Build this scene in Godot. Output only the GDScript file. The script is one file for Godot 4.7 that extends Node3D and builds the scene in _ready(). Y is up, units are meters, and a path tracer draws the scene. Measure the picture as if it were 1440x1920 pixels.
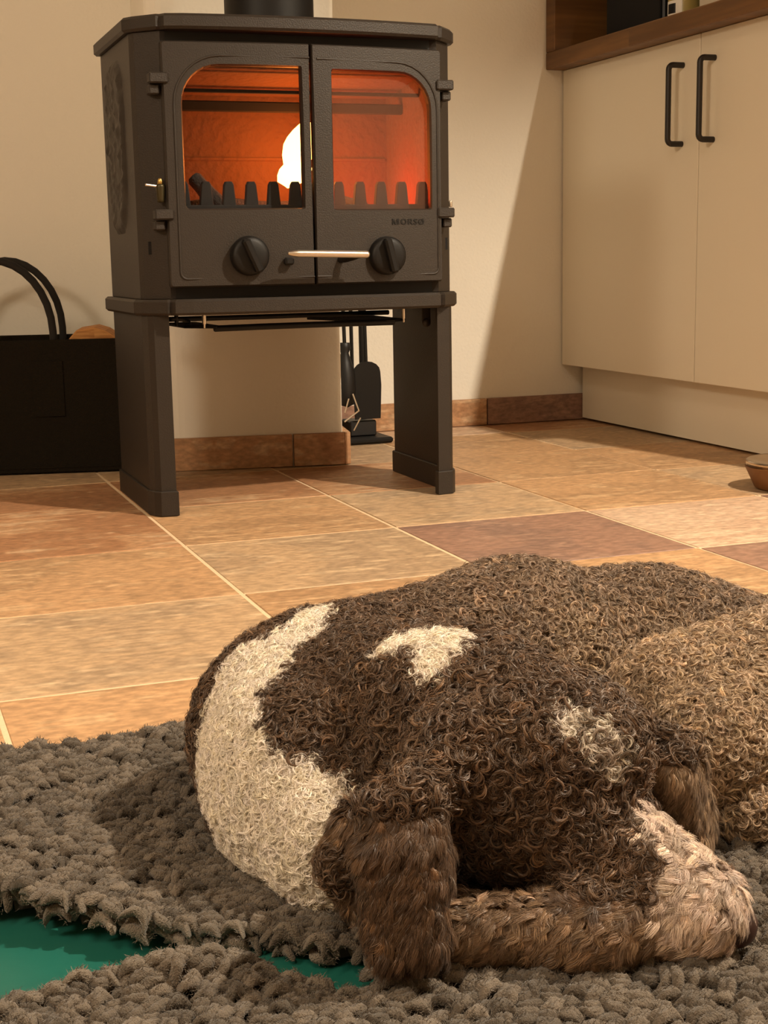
extends Node3D

const T := 1.0 / 3.0          # side of a floor tile in metres
var names := {}
var rng := RandomNumberGenerator.new()
var mats := {}

# ------------------------------------------------------------------ naming
func numbered(called: String) -> String:
	if not names.has(called):
		names[called] = 0
		return called
	names[called] += 1
	return "%s_%03d" % [called, names[called]]

func tag(o: Node, label: String, category: String, group := "") -> Node:
	o.set_meta("label", label)
	o.set_meta("category", category)
	if group != "":
		o.set_meta("group", group)
	return o

func thing(called: String, label: String, category: String, at := Vector3.ZERO, turn := 0.0, group := "") -> Node3D:
	var o := Node3D.new()
	o.name = numbered(called)
	add_child(o)
	o.position = at
	o.rotation.y = turn
	tag(o, label, category, group)
	return o

func obj(called: String, mesh: Mesh, mat: Material, parent: Node = null) -> MeshInstance3D:
	var o := MeshInstance3D.new()
	o.mesh = mesh
	o.material_override = mat
	o.cast_shadow = GeometryInstance3D.SHADOW_CASTING_SETTING_ON
	if parent == null:
		o.name = numbered(called)
		add_child(o)
	else:
		o.name = called
		parent.add_child(o, true)
	return o

func struct(called: String, mesh: Mesh, mat: Material) -> MeshInstance3D:
	var o := obj(called, mesh, mat)
	o.set_meta("kind", "structure")
	return o

# ------------------------------------------------------------------ mesh builder
class MB:
	var p := PackedVector3Array()
	var n := PackedVector3Array()
	var uv := PackedVector2Array()
	var c := PackedColorArray()
	var ix := PackedInt32Array()
	var col := Color.WHITE
	var xf := Transform3D()

	func vert(v: Vector3, nn: Vector3) -> int:
		p.append(xf * v)
		n.append((xf.basis * nn).normalized())
		uv.append(Vector2(v.x, v.y))
		c.append(col)
		return p.size() - 1

	func face(poly: Array, centre = null) -> void:
		var nn := Vector3.ZERO
		var mid := Vector3.ZERO
		for i in poly.size():
			var a: Vector3 = poly[i]
			var b: Vector3 = poly[(i + 1) % poly.size()]
			nn += a.cross(b)
			mid += a
		mid /= poly.size()
		var q := poly
		if centre != null and nn.dot(mid - centre) < 0.0:
			q = poly.duplicate()
			q.reverse()
			nn = -nn
		nn = nn.normalized()
		var s := p.size()
		for v in q:
			vert(v, nn)
		for i in range(1, q.size() - 1):
			ix.append(s); ix.append(s + i + 1); ix.append(s + i)

	func box(a: Vector3, b: Vector3, bev := 0.0) -> void:
		var m := (a + b) * 0.5
		var h := (b - a).abs() * 0.5
		bev = minf(bev, minf(h.x, minf(h.y, h.z)) * 0.9)
		if bev <= 0.0:
			for ax in 3:
				for s in [-1.0, 1.0]:
					var q := []
					for k in [[-1, -1], [1, -1], [1, 1], [-1, 1]]:
						var v := Vector3()
						v[ax] = s * h[ax]
						v[(ax + 1) % 3] = k[0] * h[(ax + 1) % 3]
						v[(ax + 2) % 3] = k[1] * h[(ax + 2) % 3]
						q.append(m + v)
					face(q, m)
			return
		var g := h - Vector3(bev, bev, bev)
		for ax in 3:
			var a1 := (ax + 1) % 3
			var a2 := (ax + 2) % 3
			for s in [-1.0, 1.0]:
				var q := []
				for k in [[-1, -1], [1, -1], [1, 1], [-1, 1]]:
					var v := Vector3()
					v[ax] = s * h[ax]
					v[a1] = k[0] * g[a1]
					v[a2] = k[1] * g[a2]
					q.append(m + v)
				face(q, m)
			for s1 in [-1.0, 1.0]:
				for s2 in [-1.0, 1.0]:
					var q := []
					for k in [[-1, 0], [1, 0], [1, 1], [-1, 1]]:
						var v := Vector3()
						v[ax] = k[0] * g[ax]
						v[a1] = s1 * (h[a1] if k[1] == 0 else g[a1])
						v[a2] = s2 * (g[a2] if k[1] == 0 else h[a2])
						q.append(m + v)
					face(q, m)
		for sx in [-1.0, 1.0]:
			for sy in [-1.0, 1.0]:
				for sz in [-1.0, 1.0]:
					face([m + Vector3(sx * h.x, sy * g.y, sz * g.z), m + Vector3(sx * g.x, sy * h.y, sz * g.z), m + Vector3(sx * g.x, sy * g.y, sz * h.z)], m)

	# rows of points joined into a smooth skin; wrap closes each row
	func grid(rows: Array, wrap := false) -> void:
		var s := p.size()
		var i0 := ix.size()
		var w: int = rows[0].size()
		var nr := rows.size()
		var nrm := PackedVector3Array()
		nrm.resize(w * nr)
		var tri := PackedInt32Array()
		var ww := w if wrap else w - 1
		var vol := 0.0
		var ctr: Vector3 = Vector3.ZERO
		for r in rows:
			ctr += r[0] + r[w / 2]
		ctr /= 2.0 * nr
		for r in nr - 1:
			for i in ww:
				var j := (i + 1) % w
				var A: Vector3 = rows[r][i]
				var B: Vector3 = rows[r][j]
				var C: Vector3 = rows[r + 1][j]
				var D: Vector3 = rows[r + 1][i]
				var fn := (C - A).cross(D - B)
				vol += fn.dot((A + B + C + D) * 0.25 - ctr)
				for k in [r * w + i, r * w + j, (r + 1) * w + j, (r + 1) * w + i]:
					nrm[k] += fn
				tri.append_array([r * w + i, r * w + j, (r + 1) * w + j, r * w + i, (r + 1) * w + j, (r + 1) * w + i])
		var flip := vol < 0.0
		for r in nr:
			for i in w:
				var q: Vector3 = nrm[r * w + i]
				if q.length_squared() < 1e-24:
					q = Vector3.UP
				vert(rows[r][i], -q if flip else q)
		for k in range(0, tri.size(), 3):
			if flip:
				ix.append(s + tri[k]); ix.append(s + tri[k + 1]); ix.append(s + tri[k + 2])
			else:
				ix.append(s + tri[k]); ix.append(s + tri[k + 2]); ix.append(s + tri[k + 1])

	func tube(path: PackedVector3Array, radii, sides := 8, flatten := 1.0, cap := true) -> void:
		var rows := []
		var k := path.size()
		var t0 := (path[1] - path[0]).normalized()
		var u := t0.cross(Vector3.UP)
		if u.length() < 0.1:
			u = t0.cross(Vector3.RIGHT)
		u = u.normalized()
		for i in k:
			var t := (path[mini(i + 1, k - 1)] - path[maxi(i - 1, 0)]).normalized()
			u = (u - t * u.dot(t)).normalized()
			var w := t.cross(u)
			var r: float = radii if (radii is float) else radii[i]
			if cap and i == 0:
				var e := PackedVector3Array()
				var e2 := PackedVector3Array()
				for j in sides:
					e.append(path[0] - t * r * 0.5)
					var a := TAU * j / sides
					e2.append(path[0] - t * r * 0.4 + (u * cos(a) + w * sin(a) * flatten) * r * 0.7)
				rows.append(e)
				rows.append(e2)
			var ring := PackedVector3Array()
			for j in sides:
				var a := TAU * j / sides
				ring.append(path[i] + (u * cos(a) + w * sin(a) * flatten) * r)
			rows.append(ring)
			if cap and i == k - 1:
				var e := PackedVector3Array()
				var e2 := PackedVector3Array()
				for j in sides:
					var a := TAU * j / sides
					e2.append(path[i] + t * r * 0.4 + (u * cos(a) + w * sin(a) * flatten) * r * 0.7)
					e.append(path[i] + t * r * 0.5)
				rows.append(e2)
				rows.append(e)
		grid(rows, true)

	# a flat hair: a tapering ribbon along a path, lit as if it were round
	func hair(path: PackedVector3Array, w: float, out: Vector3) -> void:
		var k := path.size()
		var s := p.size()
		for i in k:
			var t := (path[mini(i + 1, k - 1)] - path[maxi(i - 1, 0)]).normalized()
			var nn := (out - t * out.dot(t))
			if nn.length() < 0.05:
				nn = t.cross(Vector3(0.4, 0.7, 0.2))
			nn = nn.normalized()
			var side := t.cross(nn) * w * (1.0 - 0.8 * i / (k - 1.0))
			vert(path[i] - side, nn)
			vert(path[i] + side, nn)
		for i in k - 1:
			var a := s + i * 2
			ix.append_array([a, a + 2, a + 1, a + 1, a + 2, a + 3])

	# profile: Vector2(radius, height), revolved about the y axis
	func lathe(profile: Array, seg := 32) -> void:
		var rows := []
		for q in profile:
			var ring := PackedVector3Array()
			for j in seg:
				var a := TAU * j / seg
				ring.append(Vector3(cos(a) * q.x, q.y, sin(a) * q.x))
			rows.append(ring)
		grid(rows, true)

	# polygon in (x, z) extruded along y with a chamfer at both ends
	func slab(poly: PackedVector2Array, y0: float, y1: float, bev := 0.0) -> void:
		var q := poly
		if Geometry2D.is_polygon_clockwise(q):
			q = PackedVector2Array(q)
			q.reverse()
		var k := q.size()
		var inset := PackedVector2Array()
		for i in k:
			var d0 := (q[i] - q[(i + k - 1) % k]).normalized()
			var d1 := (q[(i + 1) % k] - q[i]).normalized()
			var n0 := Vector2(-d0.y, d0.x)
			var n1 := Vector2(-d1.y, d1.x)
			var m := (n0 + n1)
			m = m / maxf(0.3, m.length_squared() * 0.5)
			inset.append(q[i] + m * bev)
		var lev := [[inset, y0], [q, y0 + bev], [q, y1 - bev], [inset, y1]] if bev > 0.0 else [[q, y0], [q, y1]]
		for l in lev.size() - 1:
			for i in k:
				var j := (i + 1) % k
				var a: Vector2 = lev[l][0][i]
				var b: Vector2 = lev[l][0][j]
				var cc: Vector2 = lev[l + 1][0][j]
				var d: Vector2 = lev[l + 1][0][i]
				var ya: float = lev[l][1]
				var yb: float = lev[l + 1][1]
				face([Vector3(a.x, ya, a.y), Vector3(d.x, yb, d.y), Vector3(cc.x, yb, cc.y), Vector3(b.x, ya, b.y)])
		var tri := Geometry2D.triangulate_polygon(inset)
		for t in range(0, tri.size(), 3):
			var a := inset[tri[t]]
			var b := inset[tri[t + 1]]
			var d := inset[tri[t + 2]]
			for yy in [y0, y1]:
				var f := [Vector3(a.x, yy, a.y), Vector3(b.x, yy, b.y), Vector3(d.x, yy, d.y)]
				face(f, Vector3(f[0].x, (y0 + y1) * 0.5, f[0].z))

	func done() -> ArrayMesh:
		var arr := []
		arr.resize(Mesh.ARRAY_MAX)
		arr[Mesh.ARRAY_VERTEX] = p
		arr[Mesh.ARRAY_NORMAL] = n
		arr[Mesh.ARRAY_TEX_UV] = uv
		arr[Mesh.ARRAY_COLOR] = c
		arr[Mesh.ARRAY_INDEX] = ix
		var m := ArrayMesh.new()
		m.add_surface_from_arrays(Mesh.PRIMITIVE_TRIANGLES, arr)
		return m

func boxm(a: Vector3, b: Vector3, bev := 0.0) -> ArrayMesh:
	var m := MB.new()
	m.box(a, b, bev)
	return m.done()

func tubem(path: Array, r, sides := 10) -> ArrayMesh:
	var m := MB.new()
	m.tube(PackedVector3Array(path), r, sides)
	return m.done()

# ------------------------------------------------------------------ materials
func noise_tex(freq: float, sd: int, size := 512, octaves := 4, normal := 0.0, kind := FastNoiseLite.TYPE_SIMPLEX) -> NoiseTexture2D:
	var f := FastNoiseLite.new()
	f.noise_type = kind
	f.frequency = freq
	f.seed = sd
	f.fractal_octaves = octaves
	var t := NoiseTexture2D.new()
	t.width = size
	t.height = size
	t.seamless = true
	t.noise = f
	if normal > 0.0:
		t.as_normal_map = true
		t.bump_strength = normal
	return t

func mat(called: String, col: Color, rough := 0.6, metal := 0.0) -> StandardMaterial3D:
	var m := StandardMaterial3D.new()
	m.resource_name = called
	m.albedo_color = col
	m.roughness = rough
	m.metallic = metal
	mats[called] = m
	return m

func bump(m: StandardMaterial3D, tex: Texture2D, scale_: float, reps: float, world := true) -> void:
	m.heightmap_enabled = true
	m.heightmap_texture = tex
	m.heightmap_scale = scale_
	m.uv1_triplanar = true
	m.uv1_world_triplanar = world
	m.uv1_scale = Vector3(reps, reps, reps)

# stone tile: layered streaks of two or three earth colours
func stone_image(sd: int, a: Color, b: Color, c: Color, streak: float) -> ImageTexture:
	var n1 := FastNoiseLite.new()
	n1.seed = sd
	n1.frequency = 0.006
	n1.fractal_octaves = 4
	var n2 := FastNoiseLite.new()
	n2.seed = sd + 7
	n2.frequency = 0.02
	n2.fractal_octaves = 5
	n2.fractal_gain = 0.6
	var S := 512
	var bytes := PackedByteArray()
	bytes.resize(S * S * 3)
	var k := 0
	for y in S:
		for x in S:
			var xm := absf(x - 256.0)      # mirrored, so that the slab repeats without a seam
			var ym := absf(y - 256.0)
			var w := n1.get_noise_2d(xm, ym)
			var s := n2.get_noise_2d(xm * 0.5 + w * 30.0, ym * streak)
			var f := n2.get_noise_2d(xm * 3.0 + 900.0, ym * 6.0)
			var u := clampf(0.5 + w * 1.5 + s * 0.45, 0.0, 1.0)
			var q := a.lerp(b, smoothstep(0.2, 0.8, u))
			q = q.lerp(c, clampf(smoothstep(0.12, 0.5, s + w * 0.35) * 0.75, 0.0, 1.0))
			var g := 1.0 + f * 0.22
			bytes[k] = int(clampf(q.r * g, 0.0, 1.0) * 255.0)
			bytes[k + 1] = int(clampf(q.g * g, 0.0, 1.0) * 255.0)
			bytes[k + 2] = int(clampf(q.b * g, 0.0, 1.0) * 255.0)
			k += 3
	return ImageTexture.create_from_image(Image.create_from_data(S, S, false, Image.FORMAT_RGB8, bytes))

func wood_image(sd: int, a: Color, b: Color) -> ImageTexture:
	var n1 := FastNoiseLite.new()
	n1.seed = sd
	n1.frequency = 0.01
	n1.fractal_octaves = 4
	var S := 256
	var bytes := PackedByteArray()
	bytes.resize(S * S * 3)
	var k := 0
	for y in S:
		for x in S:
			var w := n1.get_noise_2d(x * 0.35, y * 5.0)
			var g := n1.get_noise_2d(x * 1.5 + 500.0, y * 22.0)
			var q := a.lerp(b, clampf(0.5 + w * 0.9 + g * 0.5, 0.0, 1.0))
			bytes[k] = int(q.r * 255.0)
			bytes[k + 1] = int(q.g * 255.0)
			bytes[k + 2] = int(q.b * 255.0)
			k += 3
	return ImageTexture.create_from_image(Image.create_from_data(S, S, false, Image.FORMAT_RGB8, bytes))

func _ready() -> void:
	rng.seed = 4711
	camera_and_light()
	materials()
	room()
	cabinet()
	stove()
	hearth_things()
	mat_and_blanket()
	dog()

# ------------------------------------------------------------------ camera, light, exposure
func camera_and_light() -> void:
	var cam := Camera3D.new()
	cam.name = "camera"
	cam.fov = 39.7347
	cam.near = 0.02
	cam.far = 60.0
	cam.transform = Transform3D(Basis.from_euler(Vector3(deg_to_rad(-10.2066), deg_to_rad(-20.2327), deg_to_rad(-1.0411))), Vector3(-0.4322, 0.4145, 2.0273))
	add_child(cam)
	cam.current = true
	var we := WorldEnvironment.new()
	we.name = "environment"
	var e := Environment.new()
	e.background_mode = Environment.BG_COLOR
	e.background_color = Color(0, 0, 0)
	e.tonemap_mode = Environment.TONE_MAPPER_LINEAR
	e.tonemap_exposure = 1.0
	e.sdfgi_enabled = true
	e.ssao_enabled = true
	e.ssil_enabled = true
	we.environment = e
	add_child(we)
	# a ceiling lamp over the right side of the room and a reading lamp to the left behind the camera
	lamp("pendant_lamp", "ceiling lamp with an added wide dark shade hanging over the right side of the room", Vector3(1.5, 2.24, 1.54), 0.03, Color(1.0, 0.93, 0.83), 10.5, true)
	lamp("reading_lamp", "standing lamp with a round glowing bulb left behind the camera", Vector3(-2.0, 1.6, 1.5), 0.22, Color(1.0, 0.92, 0.81), 2.3, false)
	# a square fill panel, added above and behind the camera to lift the shadows
	var pt := thing("fill_panel", "added square fill light panel above and behind the camera", "lamp", Vector3(-1.1, 2.40, 2.2))
	var pg := StandardMaterial3D.new()
	pg.albedo_color = Color(0.9, 0.85, 0.75)
	pg.emission_enabled = true
	pg.emission = Color(1.0, 0.915, 0.80)
	pg.emission_energy_multiplier = 1.5
	obj("diffuser", boxm(Vector3(-0.30, -0.020, -0.30), Vector3(0.30, -0.012, 0.30), 0.002), pg, pt)
	obj("frame", boxm(Vector3(-0.32, -0.012, -0.32), Vector3(0.32, -0.001, 0.32), 0.003), mats["lamp_metal"], pt)
	var al := AreaLight3D.new()
	al.name = "fill_panel_source"
	al.position = Vector3(-1.1, 2.375, 2.2)
	al.rotation.x = -PI / 2.0
	al.area_size = Vector2(0.6, 0.6)
	al.area_normalize_energy = true
	al.light_color = Color(1.0, 0.915, 0.80)
	al.light_energy = 2.3
	al.area_range = 12.0
	al.area_attenuation = 2.0
	al.shadow_enabled = true
	add_child(al)

func lamp(called: String, label: String, at: Vector3, r: float, col: Color, energy: float, hangs: bool) -> void:
	var t := thing(called, label, "lamp", Vector3(at.x, 0.0, at.z))
	var glow := StandardMaterial3D.new()
	glow.albedo_color = Color(0.9, 0.85, 0.75)
	glow.emission_enabled = true
	glow.emission = col
	glow.emission_energy_multiplier = 2.0
	var m := MB.new()
	var prof := []
	for i in 13:
		var a := PI * i / 12.0
		prof.append(Vector2(sin(a) * r, at.y - cos(a) * r))
	m.lathe(prof, 24)
	obj("bulb", m.done(), glow, t)
	var dark := mat("lamp_metal", Color(0.2, 0.18, 0.16), 0.5)
	if hangs:
		obj("cord", tubem([Vector3(0, at.y + 0.098, 0), Vector3(0, 2.395, 0)], 0.004), dark, t)
	else:
		obj("pole", tubem([Vector3(0, 0.02, 0), Vector3(0, at.y - r - 0.003, 0)], 0.012), dark, t)
		var b := MB.new()
		b.lathe([Vector2(0.0, 0.0), Vector2(0.15, 0.0), Vector2(0.15, 0.012), Vector2(0.13, 0.02), Vector2(0.0, 0.022)], 32)
		obj("base", b.done(), dark, t)
	var l: Light3D = SpotLight3D.new() if hangs else OmniLight3D.new()
	l.name = called + "_source"
	l.position = at
	if hangs:
		# the added shade leaves an opening of some 65 degrees to each side of straight down
		var sp := l as SpotLight3D
		sp.rotation.x = -PI / 2.0
		sp.spot_angle = 65.5
		sp.spot_angle_attenuation = 0.36
		sp.spot_range = 12.0
		sp.spot_attenuation = 2.0
		var sm := MB.new()
		sm.lathe([Vector2(0.012, at.y + 0.10), Vector2(0.05, at.y + 0.095), Vector2(0.13, at.y + 0.03), Vector2(0.16, at.y - 0.058), Vector2(0.157, at.y - 0.058), Vector2(0.127, at.y + 0.027), Vector2(0.048, at.y + 0.090), Vector2(0.012, at.y + 0.095)], 40)
		obj("shade", sm.done(), dark, t)  # unseen shade, added to keep the upper walls darker
	else:
		l.omni_range = 12.0
		l.omni_attenuation = 2.0
	l.light_color = col
	l.light_energy = energy
	l.light_size = r
	l.shadow_enabled = true
	add_child(l)

# ------------------------------------------------------------------ materials
func materials() -> void:
	var plaster := mat("plaster", Color(0.90, 0.88, 0.83), 0.9)
	bump(plaster, noise_tex(0.05, 5, 512, 3), 0.045, 3.0)
	var ceil := mat("ceiling_paint", Color(0.6, 0.55, 0.47), 0.95)
	ceil.metallic = 0.0
	var grout := mat("grout", Color(0.86, 0.76, 0.62), 0.9)
	bump(grout, noise_tex(0.06, 6, 256, 3), 0.05, 8.0)
	var iron := mat("cast_iron", Color(0.150, 0.123, 0.098), 0.5)
	iron.metallic_specular = 0.45
	bump(iron, noise_tex(0.09, 11, 512, 4), 0.025, 6.0)
	var iron2 := mat("sheet_iron", Color(0.075, 0.066, 0.058), 0.5)
	iron2.metallic_specular = 0.35
	var chrome := mat("brushed_steel", Color(0.86, 0.82, 0.76), 0.28, 1.0)
	chrome.metallic = 1.0
	mat("brass", Color(0.75, 0.62, 0.36), 0.35, 1.0)
	var lining := mat("fire_lining", Color(0.37, 0.27, 0.20), 0.9)
	bump(lining, noise_tex(0.04, 21, 256, 4), 0.2, 4.0)
	mat("soot_iron", Color(0.035, 0.026, 0.02), 0.9)
	var lacquer := mat("cabinet_lacquer", Color(0.87, 0.83, 0.75), 0.45)
	lacquer.metallic_specular = 0.4
	var felt := mat("felt", Color(0.125, 0.11, 0.088), 1.0)
	felt.metallic_specular = 0.1
	bump(felt, noise_tex(0.12, 31, 256, 3), 0.12, 9.0)
	mat("rope", Color(0.10, 0.085, 0.07), 0.9)
	var oak := mat("oak", Color(1, 1, 1), 0.5)
	oak.albedo_texture = wood_image(3, Color(0.35, 0.23, 0.105), Color(0.46, 0.315, 0.155))
	oak.uv1_triplanar = true
	oak.uv1_scale = Vector3(1.3, 1.3, 1.3)
	var log_wood := mat("split_wood", Color(1, 1, 1), 0.85)
	log_wood.albedo_texture = wood_image(9, Color(0.58, 0.36, 0.17), Color(0.80, 0.58, 0.33))
	log_wood.uv1_triplanar = true
	log_wood.uv1_scale = Vector3(5, 5, 5)
	mat("bark", Color(0.26, 0.18, 0.11), 0.95)
	mat("black_plastic", Color(0.035, 0.035, 0.04), 0.5)
	# stone tiles: four stones, each cut from three places of its slab
	var stones := [
		[Color(0.71, 0.595, 0.465), Color(0.64, 0.54, 0.43), Color(0.79, 0.685, 0.55)],   # 0 beige
		[Color(0.72, 0.57, 0.42), Color(0.65, 0.515, 0.38), Color(0.79, 0.655, 0.50)],   # 1 orange
		[Color(0.58, 0.45, 0.38), Color(0.52, 0.41, 0.355), Color(0.64, 0.51, 0.43)],   # 2 mauve brown
		[Color(0.62, 0.45, 0.32), Color(0.69, 0.53, 0.39), Color(0.77, 0.65, 0.52)],   # 3 rust with beige veins
		[Color(0.78, 0.67, 0.57), Color(0.73, 0.61, 0.51), Color(0.83, 0.73, 0.62)],   # 4 pale pink beige
	]
	var relief := noise_tex(0.02, 77, 512, 5)
	for i in stones.size():
		var tex := stone_image(100 + i * 13, stones[i][0], stones[i][1], stones[i][2], 1.6)
		for k in 3:
			var m := mat("stone_%d_%d" % [i, k], Color.WHITE, 0.5)
			m.albedo_texture = tex
			m.metallic_specular = 0.42
			bump(m, relief, 0.12, 1.3, false)
			m.uv1_offset = Vector3(0.37 * k, 0.21 * k, 0.53 * k + 0.1 * i)

# ------------------------------------------------------------------ room shell
func quad_wall(a: Vector3, b: Vector3) -> ArrayMesh:
	return boxm(a, b)

func room() -> void:
	var P: Material = mats["plaster"]
	struct("wall_back", quad_wall(Vector3(-2.8, 0, -1.337), Vector3(2.0, 2.5, -1.167)), P)
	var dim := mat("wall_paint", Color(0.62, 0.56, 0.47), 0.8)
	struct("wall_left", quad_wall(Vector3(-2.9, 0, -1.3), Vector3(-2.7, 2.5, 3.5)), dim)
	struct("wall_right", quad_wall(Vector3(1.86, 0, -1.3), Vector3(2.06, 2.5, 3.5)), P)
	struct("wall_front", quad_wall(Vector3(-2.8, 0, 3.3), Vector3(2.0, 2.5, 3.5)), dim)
	struct("ceiling", quad_wall(Vector3(-2.9, 2.4, -1.35), Vector3(2.06, 2.55, 3.5)), mats["ceiling_paint"])
	# chimney breast behind the stove, its corners rounded
	var face_dir := Vector2(0.983, 0.184)
	var a := Vector2(0.126, -0.7525)
	var b := a + face_dir * 0.362
	var poly := PackedVector2Array()
	poly.append(Vector2(0.185, -1.19))
	var r := 0.045
	var dn := Vector2(-0.184, 0.983)
	for i in 7:      # left corner, soft
		var t := PI / 2.0 * i / 6.0
		poly.append(a + face_dir * r - dn * r + (-face_dir * cos(t) + dn * sin(t)) * r)
	r = 0.010
	for i in 7:      # right corner, tight
		var t := PI / 2.0 * i / 6.0
		poly.append(b - face_dir * r - dn * r + (dn * cos(t) + face_dir * sin(t)) * r)
	poly.append(Vector2(0.500, -1.19))
	var m := MB.new()
	m.slab(poly, 0.0, 2.41)
	struct("wall_chimney", m.done(), P)
	# floor: grout bed with stone tiles proud of it
	var fl := struct("floor", boxm(Vector3(-2.9, -0.14, -1.35), Vector3(2.06, -0.0011, 3.5)), mats["grout"])
	var tile_mesh := boxm(Vector3(-T / 2 + 0.0028, -0.012, -T / 2 + 0.0028), Vector3(T / 2 - 0.0028, 0.0, T / 2 - 0.0028), 0.0008)
	var chosen := {Vector2i(0, -1): 0, Vector2i(1, -1): 2, Vector2i(2, -1): 4, Vector2i(2, -2): 2, Vector2i(1, -2): 1, Vector2i(0, 0): 1, Vector2i(1, 0): 0, Vector2i(2, 0): 1,
		Vector2i(-1, 0): 3, Vector2i(-1, -1): 1, Vector2i(-1, -2): 0, Vector2i(-1, -3): 1, Vector2i(0, -2): 1, Vector2i(0, -3): 0, Vector2i(1, 1): 3, Vector2i(0, 1): 3, Vector2i(-1, 1): 3,
		Vector2i(2, 1): 1, Vector2i(1, 2): 0, Vector2i(2, 2): 1, Vector2i(3, -1): 2, Vector2i(3, 0): 0, Vector2i(-2, -2): 0, Vector2i(-2, -1): 1, Vector2i(-2, 0): 0}
	for i in range(-8, 6):
		for j in range(-10, 4):
			var o := MeshInstance3D.new()
			o.mesh = tile_mesh
			var x0 := maxf(i * T, -2.7)
			var key := Vector2i(i, j)
			var kind: int = chosen[key] if chosen.has(key) else rng.randi_range(0, 4)
			o.material_override = mats["stone_%d_%d" % [kind, rng.randi_range(0, 2)]]
			o.name = "tile"
			fl.add_child(o, true)
			o.position = Vector3((i + 0.5) * T, rng.randf_range(-0.0005, 0.0005), -(j + 0.5) * T)
			o.rotation.y = PI * rng.randi_range(0, 1)
			if i * T + 0.1 > 1.86 or i * T < -2.75 + x0 * 0.0 - 0.3:
				o.visible = false
	# skirting of cut floor tiles along the back wall
	var sk := Node3D.new()
	sk.name = "baseboard_back"
	sk.set_meta("kind", "structure")
	add_child(sk)
	var n := 0
	var edges := [0.515, 0.686, 1.019, 1.30]
	var looks := ["stone_2_1", "stone_3_0", "stone_2_2"]
	for k in 3:
		obj("tile", boxm(Vector3(edges[k] + 0.0015, 0.001, -1.169), Vector3(edges[k + 1] - 0.0015, 0.066, -1.157), 0.001), mats[looks[k]], sk)
	edges = [-1.2, -0.87, -0.54, -0.21, 0.12]
	for k in 4:
		obj("tile", boxm(Vector3(edges[k] + 0.0015, 0.001, -1.169), Vector3(edges[k + 1] - 0.0015, 0.066, -1.157), 0.001), mats["stone_3_%d" % (k % 3)], sk)
	var sc := Node3D.new()
	sc.name = "baseboard_chimney"
	sc.set_meta("kind", "structure")
	add_child(sc)
	sc.transform = Transform3D(Basis(Vector3(face_dir.x, 0, face_dir.y), Vector3.UP, Vector3(-face_dir.y, 0, face_dir.x)), Vector3(a.x, 0, a.y))
	obj("tile", boxm(Vector3(-0.01, 0.001, -0.001), Vector3(0.2575, 0.066, 0.011), 0.001), mats["stone_3_1"], sc)
	obj("tile", boxm(Vector3(0.2605, 0.001, -0.001), Vector3(0.364, 0.066, 0.011), 0.001), mats["stone_3_2"], sc)
	var q := MB.new()
	q.slab(PackedVector2Array([Vector2(0.362, -0.40), Vector2(0.362, 0.0), Vector2(0.365, 0.010), Vector2(0.377, 0.002), Vector2(0.377, -0.40)]), 0.001, 0.066, 0.001)
	obj("tile", q.done(), mats["stone_3_0"], sc)

# ------------------------------------------------------------------ cabinet on the right
func pull_handle(y0: float, y1: float, z: float) -> ArrayMesh:
	var m := MB.new()
	var x0 := 1.226
	var x1 := 1.190
	var r := 0.006
	var path := PackedVector3Array([Vector3(x0, y1, z)])
	for i in 6:
		var t := PI / 2.0 * i / 5.0
		path.append(Vector3(x1 + 0.010 - sin(t) * 0.010, y1 - 0.010 + cos(t) * 0.010, z))
	for i in 6:
		var t := PI / 2.0 * i / 5.0
		path.append(Vector3(x1 + 0.010 - cos(t) * 0.010, y0 + 0.010 - sin(t) * 0.010, z))
	path.append(Vector3(x0, y0, z))
	m.tube(path, r, 12)
	return m.done()

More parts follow.
